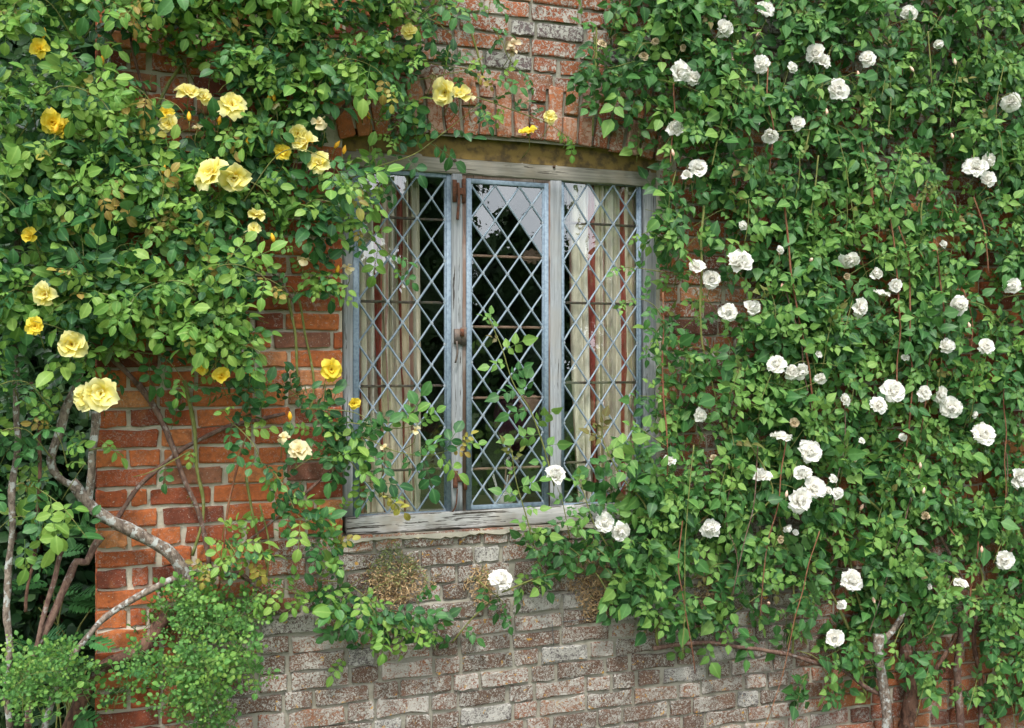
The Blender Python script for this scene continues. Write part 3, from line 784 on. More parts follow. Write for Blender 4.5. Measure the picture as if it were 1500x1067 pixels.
def compound(kind, npair, closed=0.):
    """a pinnate leaf: rachis with paired leaflets and a terminal one; about 0.12 m long"""
    if kind == 'y': Ls, Ws, sp, shape = .051, .036, .030, 'round'
    elif kind == 'w': Ls, Ws, sp, shape = .068, .049, .038, 'ovate'
    else: Ls, Ws, sp, shape = .016, .014, .015, 'round'
    V, T, Md, Ti = [], [], [], []; n = 0
    L0 = .018 + .01 * rng.random(); tot = L0 + sp * npair + .008; droop = rng.uniform(.1, .9)
    def rz(x): return -droop * x * x / tot * .6
    def add(v, t, md, ti):
        nonlocal n
        V.append(v); T.append(t + n); Md.append(md); Ti.append(np.full(len(v), ti)); n += len(v)
    for k in range(npair + 1):
        x = L0 + sp * k; base = np.array([x, 0, rz(x)]); sizes = .74 + .26 * (k / npair if npair else 1)
        for s in ((-1, 1) if k < npair else (0,)):
            f = sizes * rng.uniform(.85, 1.12) * (1.12 if s == 0 else 1)
            v, t, md = leaflet(Ls * f, Ws * f * rng.uniform(.85, 1.1), shape, rng.uniform(.08, .42), rng.uniform(.05, .5))
            v = v @ rotm((1, 0, 0), rng.normal() * .30 + s * closed).T
            v = v @ rotm((0, 1, 0), rng.normal() * .22 + .15).T
            v = v @ rotm((0, 0, 1), s * (math.radians(62) + rng.normal() * .18) + (rng.normal() * .15 if s == 0 else 0)).T
            add(v + base + (0, s * .002, 0), t, md, rng.random() * .22)
    xs_ = np.linspace(0, tot - .008, 4); pv, pt = [], []
    for x in xs_:
        for (y, z) in ((-.0011, 0), (.0011, 0), (0, -.002)): pv.append((x, y, rz(x) + z))
    for i in range(3):
        for k in range(3): a, b2 = i * 3 + k, i * 3 + (k + 1) % 3; pt += [[a, b2, b2 + 3], [a, b2 + 3, a + 3]]
    add(np.array(pv), np.array(pt), np.full(12, .75), .2)
    return np.concatenate(V), np.concatenate(T), np.concatenate(Md), np.concatenate(Ti)
VAR = {'y': [compound('y', int(p)) for p in rng.choice([2, 3, 3, 3], 14)], 'w': [compound('w', int(p)) for p in rng.choice([1, 2, 2, 2], 14)], 't': [compound('t', int(p)) for p in rng.choice([2, 2, 1], 8)]}

class Plant:
    """gathers compound leaves; the ones that show largest become parts, the rest one mass"""
    def __init__(s, root, kind, mats): s.root, s.kind, s.mats = root, kind, mats; s.L = []; s.tw = MB()
    def leaf(s, p, axis, nrm, size, mi, pri=0.):
        axis = axis / (np.linalg.norm(axis) + 1e-9); nrm = nrm - axis * (nrm @ axis); nrm /= np.linalg.norm(nrm) + 1e-9
        s.L.append((np.array(p), np.stack([axis, np.cross(nrm, axis), nrm], 1) * size, int(rng.integers(len(VAR[s.kind]))), mi, pri))
    def finish(s, nparts=296, blooms=()):
        L = []
        for q in s.L:
            c = q[0] + q[1][:, 0] * .06; px, py, _ = proj(c); d = -c[1]; ok = True
            for (bx, by, br, bd) in blooms:
                if (px - bx) ** 2 + (py - by) ** 2 < (br + (15 if s.kind == 'y' else 9)) ** 2 and d > bd - .05: ok = False; break
            if ok and s.kind != 't' and (q[4] == 0 or px < 200) and py > (890 if px > 900 else 570):
                for (bx, by, br, bd) in CLEAR:
                    if abs(px - bx) < br + 16 and (px - bx) ** 2 + (py - by) ** 2 < (br + 16) ** 2 and d > bd - .04 and rng.random() < (.3 if px > 900 else .92): ok = False; break
            if ok: L.append((q, px, py, d))
        best = {}
        for i, (q, px, py, d) in enumerate(L):
            if 5 < px < 1495 and 5 < py < 1062:
                key = (int(px / 26), int(py / 26)); v = d + q[4]
                if key not in best or v > best[key][0]: best[key] = (v, i)
        cand = sorted(best.values(), key=lambda a: -(a[0] + .001 * rng.random()))
        sel = set(i for _, i in cand[:nparts]); meshes = {}
        VV, TT, MM, TI, MI = [], [], [], [], []; off = 0; base = Vector(s.root.location)
        for i, (q, px, py, d) in enumerate(L):
            p, A, v, mi, _ = q; V, T, Md, Ti = VAR[s.kind][v]
            if i in sel:
                if (v, mi) not in meshes:
                    o = mk('leaf', V, T, s.mats[mi], None, {'mid': Md, 'tint': Ti}); meshes[(v, mi)] = o.data; bpy.data.objects.remove(o)
                o = link('leaf', meshes[(v, mi)], s.root)
                Mx = Matrix.Identity(4)
                for a in range(3):
                    for c in range(3): Mx[a][c] = A[a, c]
                o.matrix_basis = Matrix.Translation(Vector(p) - base) @ Mx
            else:
                VV.append(V @ A.T + p); TT.append(T + off); MM.append(Md); TI.append(Ti + rng.random()); MI.append(np.full(len(T), mi)); off += len(V)
        if VV:
            o = wmk('foliage', np.concatenate(VV), np.concatenate(TT), s.mats, s.root, {'mid': np.concatenate(MM), 'tint': np.concatenate(TI)}, np.concatenate(MI)); o['kind'] = 'stuff'
        print('plant', s.root.name, 'leaves', len(L), 'parts', len(sel))

def nrand(s=1.): return rng.normal(size=3) * s
UP = np.array([0, 0, 1.]); OUT = np.array([0, -1., 0])
def shoot(pl, pts, size=1., spacing=.032, young=0., tip=3, mask=None, r0=.0028, tipmat=None, side_g=None, skip=0., twigs=True):
    """leaves set alternately along a stem"""
    line = smoothline(pts, .012); seg = np.linalg.norm(np.diff(line, axis=0), axis=1); s = np.concatenate([[0], np.cumsum(seg)]); n = max(2, int(s[-1] / spacing))
    g = side_g if side_g is not None else (.15 if pl.kind == 'y' else .75); kept = 0
    for k in range(n + 1):
        t = k / n * s[-1]; i = min(len(line) - 2, int(np.searchsorted(s, t))); p = line[i]; tg_ = line[i + 1] - line[i]; tg_ = tg_ / (np.linalg.norm(tg_) + 1e-9)
        if rng.random() < skip: continue
        if mask is not None:
            px, py, _ = proj(p); m_ = mask(px, py)
            if rng.random() > m_ * 1.15 or -p[1] > .05 + (.34 if pl.kind == 'y' else .22) * m_: continue
        sd = 1 if k % 2 else -1; lat = np.cross(tg_, OUT); lat /= np.linalg.norm(lat) + 1e-9
        last = k > n - tip
        ax = lat * sd * (.85 if not last else .5) + tg_ * (.45 if not last else 1.) + OUT * rng.uniform(.05, .6) - UP * g * rng.uniform(.3, 1.2) + nrand(.22)
        nm = (UP * rng.uniform(.35, .95) + OUT * rng.uniform(.45, 1.1) if pl.kind == 'y' else UP * rng.uniform(.15, .8) + OUT * rng.uniform(.7, 1.2)) + nrand(.24)
        yg = rng.random() < young or (last and young > 0 and rng.random() < .7)
        mi = 2 if (last and tipmat is not None and rng.random() < tipmat) else (1 if yg else 0)
        f = size * rng.uniform(.66, 1.2) * (.72 if last else 1)
        pl.leaf(p, ax, nm, f, mi, .03 if mask is None else 0); kept += 1
    if twigs and (mask is None or kept > n * .35): pl.tw.tube(line[::2], np.linspace(r0, r0 * .45, len(line[::2])), 5, .08)

# ------------------------------------------------------------------ blooms
def petal_geo(cup=.35, refl=.12, ruf=.05, wide=1.):
    nu, nv = 7, 6; V, A = [], []; ph = rng.random(3) * 6
    for j in range(nv):
        v = j / (nv - 1); w = wide * (.16 + .84 * math.sin(min(1, v * 1.18) * math.pi / 2 + .0)) * (1 if v < .8 else 1 - (v - .8) * 1.6) * .52
        for i in range(nu):
            u = i / (nu - 1) * 2 - 1; tipx = v - .10 * abs(u) ** 2.5 * v - (.07 if i == 3 and j == nv - 1 else 0) + (.03 * math.sin(u * 7 + ph[1]) if j == nv - 1 else 0)
            z = cup * (u * u * w * .9) + cup * .30 * v * (1 - v) * -1 - refl * max(0, v - .55) ** 2 * 3 + ruf * v * v * (math.sin(u * 4.2 + ph[0]) + .6 * math.sin(u * 8.5 + ph[2])) + rng.normal() * .010
            V.append((tipx, u * w, z)); A.append(v)
    T = []
    for j in range(nv - 1):
        for i in range(nu - 1): a = j * nu + i; T += [[a, a + nu, a + nu + 1], [a, a + nu + 1, a + 1]]
    return np.array(V), np.array(T), np.array(A)
PET = [petal_geo(rng.uniform(.35, .8), rng.uniform(.0, .7), rng.uniform(.05, .13), rng.uniform(.95, 1.2)) for _ in range(10)]
def inner_geo():
    V, T, A = petal_geo(rng.uniform(.8, 1.2), -.0, rng.uniform(.06, .12), rng.uniform(.8, 1.05)); V = V.copy(); V[:, 2] += .34 * V[:, 0] ** 2; V[:, 0] *= 1 - .10 * V[:, 0]
    return V, T, A
PIN = [inner_geo() for _ in range(8)]
pet_me = {}
def petal_me(v, mn):
    if (v, mn) not in pet_me: o = mk('petal', PET[v][0], PET[v][1], M[mn], None, {'along': PET[v][2]}); pet_me[(v, mn)] = o.data; bpy.data.objects.remove(o)
    return pet_me[(v, mn)]
def whorl(n, tilt, size, jit=.12, off=0.):
    for k in range(n):
        R_ = rotm((0, 0, 1), 2 * math.pi * (k / n) + off + rng.normal() * jit) @ rotm((0, 1, 0), -math.radians(tilt) + rng.normal() * jit * .8) @ rotm((1, 0, 0), rng.normal() * .15)
        yield R_ * size * rng.uniform(.88, 1.1)
flat = lambda d: d if d < .17 else .17 + (d - .17) * .42
def bloom(plant, px, py, dpx, d, kind='y', mn=None, face=None, parts=True):
    if plant.kind == 'w': d = flat(d)
    c = P(px, py, d); r = (1.0 if kind == 'y' else .93) * dpx / 2 / (F0 / proj(c)[2]); root = plant.root
    f = face if face is not None else (OUT * 1. + UP * rng.uniform(-.15, .45) + np.array([-.25, 0, 0]) + nrand(.25)); f = np.asarray(f, float); f /= np.linalg.norm(f)
    a = np.cross(f, UP + nrand(.1)); a /= np.linalg.norm(a); B = np.stack([a, np.cross(f, a), f], 1) @ rotm((0, 0, 1), rng.random() * 6)
    mn = mn or ('petal_y' if kind == 'y' else 'petal_w'); VV, TT, AA, MI = [], [], [], []; off = 0
    def add(V, T, A, mi):
        nonlocal off
        VV.append(V @ B.T + c); TT.append(T + off); AA.append(A); MI.append(np.full(len(T), mi)); off += len(V)
    op = rng.uniform(0, 1); outer = []; outer2 = []
    if kind == 'y':
        outer = list(whorl(5, 12 + 22 * op, r * 1.05, .14)) + [q for q in whorl(4, 38 + 15 * op, r * .78, .2, .6)]
        inner = list(whorl(4, 66, r * .46, .25, .2))
        for k in range(14):                      # stamens
            an = rng.random() * 6.3; rr = r * .13 * rng.random(); h = r * rng.uniform(.16, .3); q = np.array([math.cos(an), math.sin(an), 0]) * rr; w = r * .028
            add(np.array([q + (w, 0, 0), q + (-w, 0, 0), q * 1.6 + (0, 0, h), q + (0, w, 0)]), np.array([[0, 1, 2], [1, 3, 2], [3, 0, 2]]), np.zeros(4), 1)
    elif kind == 'w':
        outer = list(whorl(7, 14 + 14 * op, r * 1.0, .15))
        outer2 = list(whorl(7, 32, r * .84, .2, .4)); inner = list(whorl(7, 50, r * .70, .25, .1)) + list(whorl(6, 66, r * .58, .28, .5)) + list(whorl(5, 82, r * .50, .3)) + list(whorl(4, 96, r * .42, .3))
    elif kind == 'ball':
        outer = list(whorl(6, 34, r * 1.08, .16)); inner = list(whorl(6, 58, r * 1.05, .14, .4)) + list(whorl(6, 72, r * .95, .16, .2)) + list(whorl(5, 84, r * .86, .2, .5)) + list(whorl(4, 98, r * .78, .2, .5))
    else:                                        # spent: a few limp petals
        outer = list(whorl(3, -25, r * 1.2, .7)); inner = list(whorl(3, 10, r * .8, .8, .3))
    for R_ in outer2: V, T, A = PET[rng.integers(10)]; add(V @ R_.T, T, A, 0)
    for R_ in inner: V, T, A = (PIN[rng.integers(8)] if kind in ('w', 'ball') else PET[rng.integers(10)]); add(V @ R_.T, T, A, 0)
    if not parts:
        for R_ in outer: V, T, A = PET[rng.integers(10)]; add(V @ R_.T, T, A, 0)
    # receptacle, sepals and stalk behind
    for k in range(5):
        an = k * 1.256; V = np.array([(0, 0, -.02), (math.cos(an) * .35, math.sin(an) * .35, -.10), (math.cos(an + .5) * .22, math.sin(an + .5) * .22, -.14), (0, 0, -.3)]) * r
        add(V, np.array([[0, 1, 2], [1, 3, 2], [0, 3, 1]]), np.zeros(4), 2)
    o = wmk('rose_bloom', np.concatenate(VV), np.concatenate(TT), [M[mn], M['stamen'], M['calyx']], root, {'along': np.concatenate(AA)}, np.concatenate(MI))
    if parts:
        for R_ in outer:
            A = B @ R_; q = link('petal', petal_me(int(rng.integers(10)), mn), o); Mx = Matrix.Identity(4)
            for i in range(3):
                for j in range(3): Mx[i][j] = A[i, j]
            q.matrix_basis = Matrix.Translation(Vector(c)) @ Mx
    # stalk
    e = c - f * r * .25; plant.tw.tube(smoothline([e, e - f * .03 - UP * .02, e + np.array([rng.normal() * .02, .07, -.08])], .02), .0017, 5)
    return (px, py, dpx / 2, d)
def bud(plant, px, py, d, mat, size=.008, direction=None):
    if plant.kind == 'w': d = flat(d)
    c = P(px, py, d); up = UP + nrand(.3) if direction is None else direction; up = up / np.linalg.norm(up)
    m = MB(); m.tube([c - up * size * 1.6, c - up * size * .8, c, c + up * size, c + up * size * 2.0, c + up * size * 2.6], [size * .45, size * .75, size, size * .85, size * .45, .0005], 8)
    m.build('rose_bud', M[mat], plant.root, True)
    plant.tw.tube([c - up * size * 1.5, c - up * size * 3 - UP * .01, c - up * .03 + np.array([0, .05, -.05])], .0014, 5)

CLEAR = []
def cane(plant, pts, r, mat, name='cane', sides=9, noise=.07, r1=None, d=.05, thorns=0):
    W = [P(p[0], p[1], (flat(p[2]) if plant.kind == 'w' else p[2]) if len(p) > 2 else d) for p in pts]; line = smoothline(W, .022)
    wv = np.stack([vnoise(np.arange(len(line)), sd_, .16, 2) - .5 for sd_ in rng.random(3) * 90], 1) * (.018 + r * .6)
    line = line + wv * np.array([1, .3, 1])
    if r > .009:
        for q in line[::2]: a_, b_, zz = proj(q); CLEAR.append((a_, b_, r * F0 / zz, -q[1] - .0))
    m = MB(); m.tube(line, np.linspace(r, r1 if r1 else r * .8, len(line)) * (1 + (vnoise(np.arange(len(line)), 0, .35, len(pts)) - .5) * .3), sides, noise)
    o = m.build(name, M[mat], plant.root, True)
    if thorns:
        for _ in range(thorns):
            i = rng.integers(2, len(line) - 2); u = nrand(1.); u[1] *= .4; u /= np.linalg.norm(u); plant.tw.tube([line[i], line[i] + u * (r + .004), line[i] + u * (r + .009) - UP * .002], [.002, .0013, .0003], 4)
    return o

# ============================================================ yellow climbing rose
yr = empty('climbing_rose', tuple(P(200, 1060, .05) * (1, 1, 0)), 'yellow-flowered climbing rose over the wall left of the window', 'climbing rose')
YP = Plant(yr, 'y', [M['leaf_y'], M['leaf_y_young'], M['leaf_bronze']])
C = lambda *a, **k: cane(YP, *a, **k)
C([(109, 570, .12), (95, 602, .12), (84, 645, .12), (76, 675, .11), (88, 700, .10), (112, 716, .08)], .0165, 'bark_grey', 'trunk')
C([(102, 706, .09), (135, 742, .09), (172, 766, .09), (215, 788, .085), (252, 806, .08), (274, 838, .07), (292, 880, .06)], .0185, 'bark_grey', 'trunk', 12, .06, .030)
C([(137, 600, .12), (137, 640, .12), (134, 685, .11), (129, 728, .09), (134, 742, .09)], .0175, 'bark_grey', 'trunk', 10)
C([(196, 560, .05), (222, 597, .05), (240, 630, .06), (262, 680, .06), (286, 730, .06), (299, 775, .05), (306, 830, .05)], .0115, 'bark_brown', noise=.05, thorns=12)
C([(168, 765, .04), (200, 722, .04), (232, 690, .05), (265, 662, .05), (300, 640, .045), (335, 625, .04), (385, 615, .04), (420, 608, .05)], .0095, 'bark_brown', noise=.06)
C([(268, 560, .05), (280, 610, .06), (288, 660, .07), (294, 720, .06), (296, 770, .05), (286, 810, .04)], .0075, 'cane_green')
C([(155, 783, .06), (140, 800, .07), (127, 820, .08), (110, 818, .09), (101, 840, .10), (85, 890, .12), (62, 935, .14), (48, 975, .15), (40, 1070, .16)], .013, 'bark_brown', noise=.05)
C([(100, 795, .12), (85, 830, .13), (70, 870, .14), (55, 925, .15), (46, 985, .16), (40, 1070, .16)], .009, 'bark_brown', thorns=16)
C([(348, 848, .05), (300, 840, .07), (250, 852, .09), (205, 872, .10), (168, 895, .11), (140, 918, .12), (108, 955, .13), (80, 1000, .14), (62, 1070, .15)], .0125, 'bark_grey', noise=.04)
C([(250, 905, .08), (200, 950, .10), (165, 968, .11), (140, 990, .12), (115, 1035, .13), (95, 1075, .13)], .025, 'bark_dark', 'trunk', 12)
C([(290, 850, .05), (340, 840, .05), (365, 855, .05), (390, 874, .06), (414, 896, .06), (430, 886, .07)], .0085, 'bark_brown')
C([(480, 690, .05), (445, 722, .05), (415, 750, .05), (385, 778, .05), (355, 800, .05), (318, 845, .05)], .006, 'bark_brown')
C([(372, 580, .10), (358, 640, .12), (345, 690, .12), (336, 740, .11), (330, 800, .09), (320, 860, .06)], .0048, 'cane_red', thorns=8)
C([(424, 440, .06), (429, 480, .05), (432, 530, .04), (434, 575, .03)], .0058, 'cane_green')
C([(437, 440, .06), (446, 480, .05), (456, 530, .04), (460, 580, .04), (452, 610, .04)], .0055, 'cane_green')
C([(360, 700, .05), (366, 745, .05), (374, 780, .05), (392, 830, .05)], .0055, 'cane_green')
C([(390, 855, .05), (395, 800, .06), (380, 740, .06)], .004, 'cane_green')
C([(530, 120, .10), (522, 138, .10), (508, 152, .08), (492, 166, .06), (470, 184, .05), (440, 215, .05)], .0095, 'bark_brown')
C([(165, 20, .12), (152, 60, .12), (155, 110, .12), (138, 150, .13), (120, 190, .14), (112, 260, .14), (118, 380, .13), (125, 480, .12), (112, 570, .12)], .0125, 'bark_grey')
C([(160, 70, .10), (168, 120, .10), (155, 170, .10), (146, 215, .10), (140, 300, .10)], .0085, 'cane_green')
C([(95, 60, .15), (120, 100, .15), (150, 130, .14), (185, 165, .12), (220, 215, .10), (260, 290, .08)], .006, 'bark_brown')
C([(190, 20, .08), (195, 80, .09), (220, 150, .09), (240, 210, .09)], .0055, 'bark_dark')
C([(270, 90, .07), (250, 120, .06), (235, 150, .05), (225, 175, .05)], .007, 'cane_green')
C([(115, 470, .08), (140, 500, .08), (170, 530, .07), (200, 565, .06)], .011, 'bark_brown')
C([(140, 520, .10), (180, 522, .10), (210, 545, .09), (228, 575, .08)], .0045, 'cane_red')
C([(684, 10, .06), (690, 42, .06), (700, 75, .05), (706, 110, .05)], .005, 'cane_green')
C([(560, 30, .10), (556, 90, .10), (553, 120, .10), (520, 260, .02)][:3], .008, 'bark_dark')
C([(350, 60, .08), (356, 150, .10), (352, 260, .10), (380, 360, .08), (430, 445, .06)], .007, 'bark_brown')
C([(560, 120, .10), (570, 145, .12), (576, 165, .12)], .0035, 'cane_red')
C([(48, 560, .14), (58, 640, .15), (62, 700, .15), (52, 800, .15), (40, 900, .15)], .007, 'bark_dark')
C([(10, 1075, .16), (16, 800, .15), (24, 600, .15), (20, 400, .14), (30, 200, .14)], .012, 'bark_grey')

YB = [(311, 257, 50, .30, 'y'), (343, 260, 42, .29, 'y'), (446, 211, 36, .27, 'y'), (436, 196, 26, .26, 'y'), (468, 240, 30, .27, 'y'), (340, 155, 38, .26, 'y'), (276, 138, 34, .2, 'y'), (298, 142, 22, .2, 'y'), (414, 224, 24, .24, 'g'), (402, 154, 18, .24, 's'), (466, 179, 26, .24, 's'),
      (652, 136, 38, .17, 'y'), (674, 141, 30, .16, 'y'), (774, 196, 26, .13, 'g'), (806, 172, 18, .12, 'y'), (77, 180, 34, .28, 'g'), (95, 188, 30, .27, 'g'), (58, 72, 26, .26, 'g'), (376, 316, 26, .24, 'y'), (361, 345, 18, .24, 's'), (67, 432, 36, .33, 'y'), (52, 478, 26, .32, 'g'), (105, 505, 42, .30, 'y'),
      (127, 583, 36, .27, 'y'), (148, 577, 46, .28, 'y'), (325, 551, 26, .24, 'g'), (484, 542, 30, .15, 'g'), (519, 591, 18, .13, 'g'), (415, 641, 22, .2, 's'), (437, 661, 32, .21, 'c'), (600, 47, 22, .22, 'y'), (247, 183, 26, .18, 'y'), (243, 166, 20, .18, 'g'), (295, 540, 18, .2, 'g'),
      (690, 140, 16, .15, 's'), (752, 65, 22, .1, 'd'), (636, 110, 14, .14, 'd'), (509, 392, 20, .16, 's'), (448, 380, 22, .17, 's'), (750, 75, 16, .1, 'd'), (564, 655, 14, .17, 's'), (608, 630, 16, .17, 's'), (45, 345, 22, .3, 'g'), (290, 188, 16, .2, 's'), (372, 335, 18, .25, 'y')]
yb = []
for (x, y, d_, dep, k) in YB:
    big = d_ >= 22
    if k == 's': yb.append(bloom(YP, x, y, d_, dep, 'spent', 'petal_cream', face=UP * .8 + OUT * .5 + nrand(.3), parts=False))
    elif k == 'd': yb.append(bloom(YP, x, y, d_, dep, 'spent', 'petal_dry', face=UP * .8 + OUT * .5 + nrand(.3), parts=False))
    else: yb.append(bloom(YP, x, y, d_ * 1.08, dep, 'y', {'y': 'petal_y', 'g': 'petal_gold', 'c': 'petal_cream'}[k], parts=big, face=(UP * .9 + OUT * .6 + nrand(.2)) if (x, y) in ((276, 138), (437, 661), (376, 316), (774, 196)) else None))
for x, y, dep in ((168, 304, .26), (140, 317, .26), (277, 172, .22), (321, 178, .22), (400, 197, .25), (363, 206, .25), (401, 143, .24), (82, 190, .3), (425, 611, .2), (457, 205, .25), (504, 221, .18), (493, 213, .18), (368, 546, .2), (150, 90, .2), (64, 50, .25), (494, 396, .16), (240, 250, .22), (540, 170, .1), (394, 146, .24), (400, 350, .24)): bud(YP, x, y, dep, 'bud', .0085)

def W_(pts): return [P(*p) for p in pts]
S = lambda pts, **k: shoot(YP, W_(pts), **k)
# sprays in front of the window and the hand-placed bright shoots
S([(498, 268, .10), (552, 245, .13), (603, 228, .14), (630, 210, .14), (676, 174, .13), (702, 152, .12)], size=1.0, spacing=.055, young=.35, r0=.0032)
S([(545, 215, .10), (552, 250, .13), (560, 285, .13)], size=.7, spacing=.04, young=.2)
S([(500, 335, .12), (519, 343, .13), (542, 351, .14), (567, 369, .15), (590, 402, .15)], size=.92, spacing=.045, young=.3)
S([(470, 625, .10), (500, 618, .13), (545, 625, .15), (580, 628, .15), (622, 622, .15)], size=1.1, spacing=.030, young=.3)
S([(480, 640, .12), (530, 640, .15), (575, 660, .17), (625, 668, .17), (668, 655, .16), (680, 648, .16)], size=1.05, spacing=.032, young=.45, tipmat=.5)
S([(480, 655, .12), (510, 672, .15), (530, 700, .17), (556, 722, .17), (575, 728, .17)], size=1.0, spacing=.032, young=.5, tipmat=.3)
S([(440, 600, .12), (480, 600, .14), (520, 605, .14), (545, 620, .14)], size=.9, spacing=.03)
S([(465, 850, .08), (505, 855, .12), (535, 875, .14), (548, 905, .15), (552, 935, .15)], size=.95, spacing=.032, young=.1)
S([(535, 875, .14), (570, 895, .15), (600, 905, .15), (625, 925, .15)], size=.85, spacing=.03, young=.35)
S([(540, 885, .15), (570, 925, .16), (600, 930, .16), (625, 930, .15)], size=.8, spacing=.03, young=.7, tipmat=.2)
S([(535, 160, .10), (545, 175, .13), (560, 178, .15), (590, 170, .15), (612, 190, .14)], size=.9, spacing=.035, young=.5)
S([(570, 140, .12), (585, 165, .15), (590, 195, .15), (570, 205, .15)], size=.85, spacing=.03, young=.7)
S([(600, 120, .08), (650, 110, .10), (690, 105, .10), (715, 120, .10)], size=.8, spacing=.035, young=.3, tipmat=.3)
S([(600, 85, .08), (640, 95, .10), (680, 100, .10), (700, 95, .10)], size=.75, spacing=.04)
S([(690, 140, .10), (720, 150, .10), (760, 165, .10), (800, 180, .10), (838, 205, .09)], size=.7, spacing=.04, young=.1)
S([(720, 40, .06), (735, 60, .08), (745, 85, .09), (770, 115, .08)], size=.7, spacing=.045)
S([(430, 440, .08), (440, 425, .12), (465, 418, .15), (490, 425, .16)], size=1., spacing=.028, young=.7)
S([(436, 440, .08), (425, 420, .12), (400, 425, .15), (390, 435, .16)], size=.95, spacing=.028, young=.6)
S([(440, 400, .1), (460, 395, .14), (485, 410, .16), (498, 440, .16)], size=.85, spacing=.035, young=.5)
S([(118, 460, .22), (122, 410, .27), (122, 370, .29), (118, 338, .28)], size=.95, spacing=.026, young=.6, tipmat=.9, side_g=-.1)
S([(120, 440, .26), (150, 430, .30), (180, 445, .31), (205, 470, .30)], size=1., spacing=.03, young=.5)
S([(110, 430, .26), (85, 420, .29), (65, 425, .29)], size=1., spacing=.03, young=.35)
S([(315, 560, .20), (318, 510, .26), (326, 460, .29), (326, 420, .29), (324, 398, .28)], size=.95, spacing=.026, young=.75, tipmat=.85, side_g=0)
S([(322, 450, .28), (340, 470, .29), (345, 500, .28)], size=.9, spacing=.03, young=.6)
S([(300, 440, .26), (315, 480, .30), (320, 530, .29)], size=1., spacing=.028, young=.9, side_g=.5)
S([(225, 330, .20), (235, 300, .27), (240, 270, .29), (232, 250, .29)], size=.9, spacing=.028, young=.7, tipmat=.3)
S([(250, 330, .24), (275, 345, .27), (300, 380, .26), (325, 395, .25)], size=.85, spacing=.03, young=.3)
S([(345, 160, .18), (345, 110, .24), (342, 75, .25), (345, 45, .24)], size=.9, spacing=.028, young=.5, tipmat=.6)
S([(365, 120, .18), (395, 60, .24), (410, 40, .24)], size=.9, spacing=.03, young=.4)
S([(140, 230, .22), (150, 190, .27), (170, 185, .28), (205, 200, .27)], size=.9, spacing=.028, young=.5, tipmat=.4)
S([(330, 790, .12), (345, 812, .16), (330, 825, .17), (300, 835, .17)], size=.85, spacing=.022, young=.9, tipmat=.6)
S([(345, 800, .14), (365, 815, .16), (378, 835, .16)], size=.85, spacing=.024, young=.9, tipmat=.6)
S([(100, 690, .14), (90, 650, .20), (80, 630, .22), (70, 618, .22)], size=.8, spacing=.025, young=.6, tipmat=.6)
S([(130, 660, .14), (160, 655, .16), (185, 660, .16)], size=.7, spacing=.03, young=.7)
S([(280, 660, .08), (225, 690, .12), (190, 700, .13)], size=.7, spacing=.045, young=.2)
S([(400, 690, .10), (420, 720, .15), (440, 760, .16), (480, 775, .16)], size=.9, spacing=.03, young=.6)
S([(330, 610, .14), (370, 650, .18), (390, 700, .18)], size=1.05, spacing=.035, young=.15)
S([(440, 790, .12), (470, 800, .16), (490, 810, .16), (500, 790, .15)], size=.85, spacing=.025, young=.55, tipmat=.3)
S([(640, 20, .1), (570, 55, .16), (530, 90, .18), (520, 115, .18)], size=.95, spacing=.03, young=.3)

for _ in range(78):
    px, py = rng.uniform(-30, 470), rng.uniform(-60, 840); m0 = coverL(px, py)
    if m0 < .5 or coverL(px + 60, py - 30) < .35: continue
    d0 = rng.uniform(.14, .24) * (.5 + .5 * m0); p0 = P(px, py, d0); sx = rng.choice([-1, 1]); L_ = rng.uniform(.16, .34)
    shoot(YP, [p0, p0 + np.array([sx * .4, -.35, .55]) * L_, p0 + np.array([sx * .85, -.45, .5]) * L_, p0 + np.array([sx * 1.1, -.5, .2]) * L_], size=rng.uniform(.85, 1.1), spacing=.03, young=.65, tipmat=.25, r0=.0028)
n_sh = 0
for _ in range(2600):
    px, py = rng.uniform(-60, 820), rng.uniform(-80, 1090)
    if py > 1000 and rng.random() < .8: continue
    m0 = coverL(px, py)
    if rng.random() > m0: continue
    d0 = rng.uniform(.03, .06 + .16 * m0); p0 = P(px, py, d0); an = rng.normal() * 1.1; L_ = rng.uniform(.14, .34)
    di = np.array([math.sin(an), 0, math.cos(an) * .9]); o_ = rng.uniform(.02, .16) * m0
    p1 = p0 + di * L_ * .5 + OUT * o_; p2 = p0 + di * L_ * .9 + OUT * o_ * 1.4 - UP * rng.uniform(0, .10)
    shoot(YP, [p0, p1, p2], size=rng.uniform(.8, 1.12), spacing=.038, young=.08 if rng.random() < .70 else .45, mask=coverL, r0=.0022, tipmat=.05, twigs=(rng.random() < .5)); n_sh += 1
    if n_sh > 410: break
gaps = [(512, 178, 26, -1), (500, 205, 14, -1), (425, 480, 30, -1), (475, 470, 26, -1), (480, 505, 22, -1), (410, 520, 22, -1), (395, 465, 16, -1), (240, 112, 14, -1), (285, 118, 12, -1), (230, 640, 26, -1), (200, 625, 26, -1), (185, 690, 20, -1), (225, 500, 10, -1), (395, 370, 8, -1), (580, 836, 38, -1)]
o = YP.finish(296, yb + gaps)
YP.tw.build('twigs', M['cane_green'], yr, True)['kind'] = 'stuff'

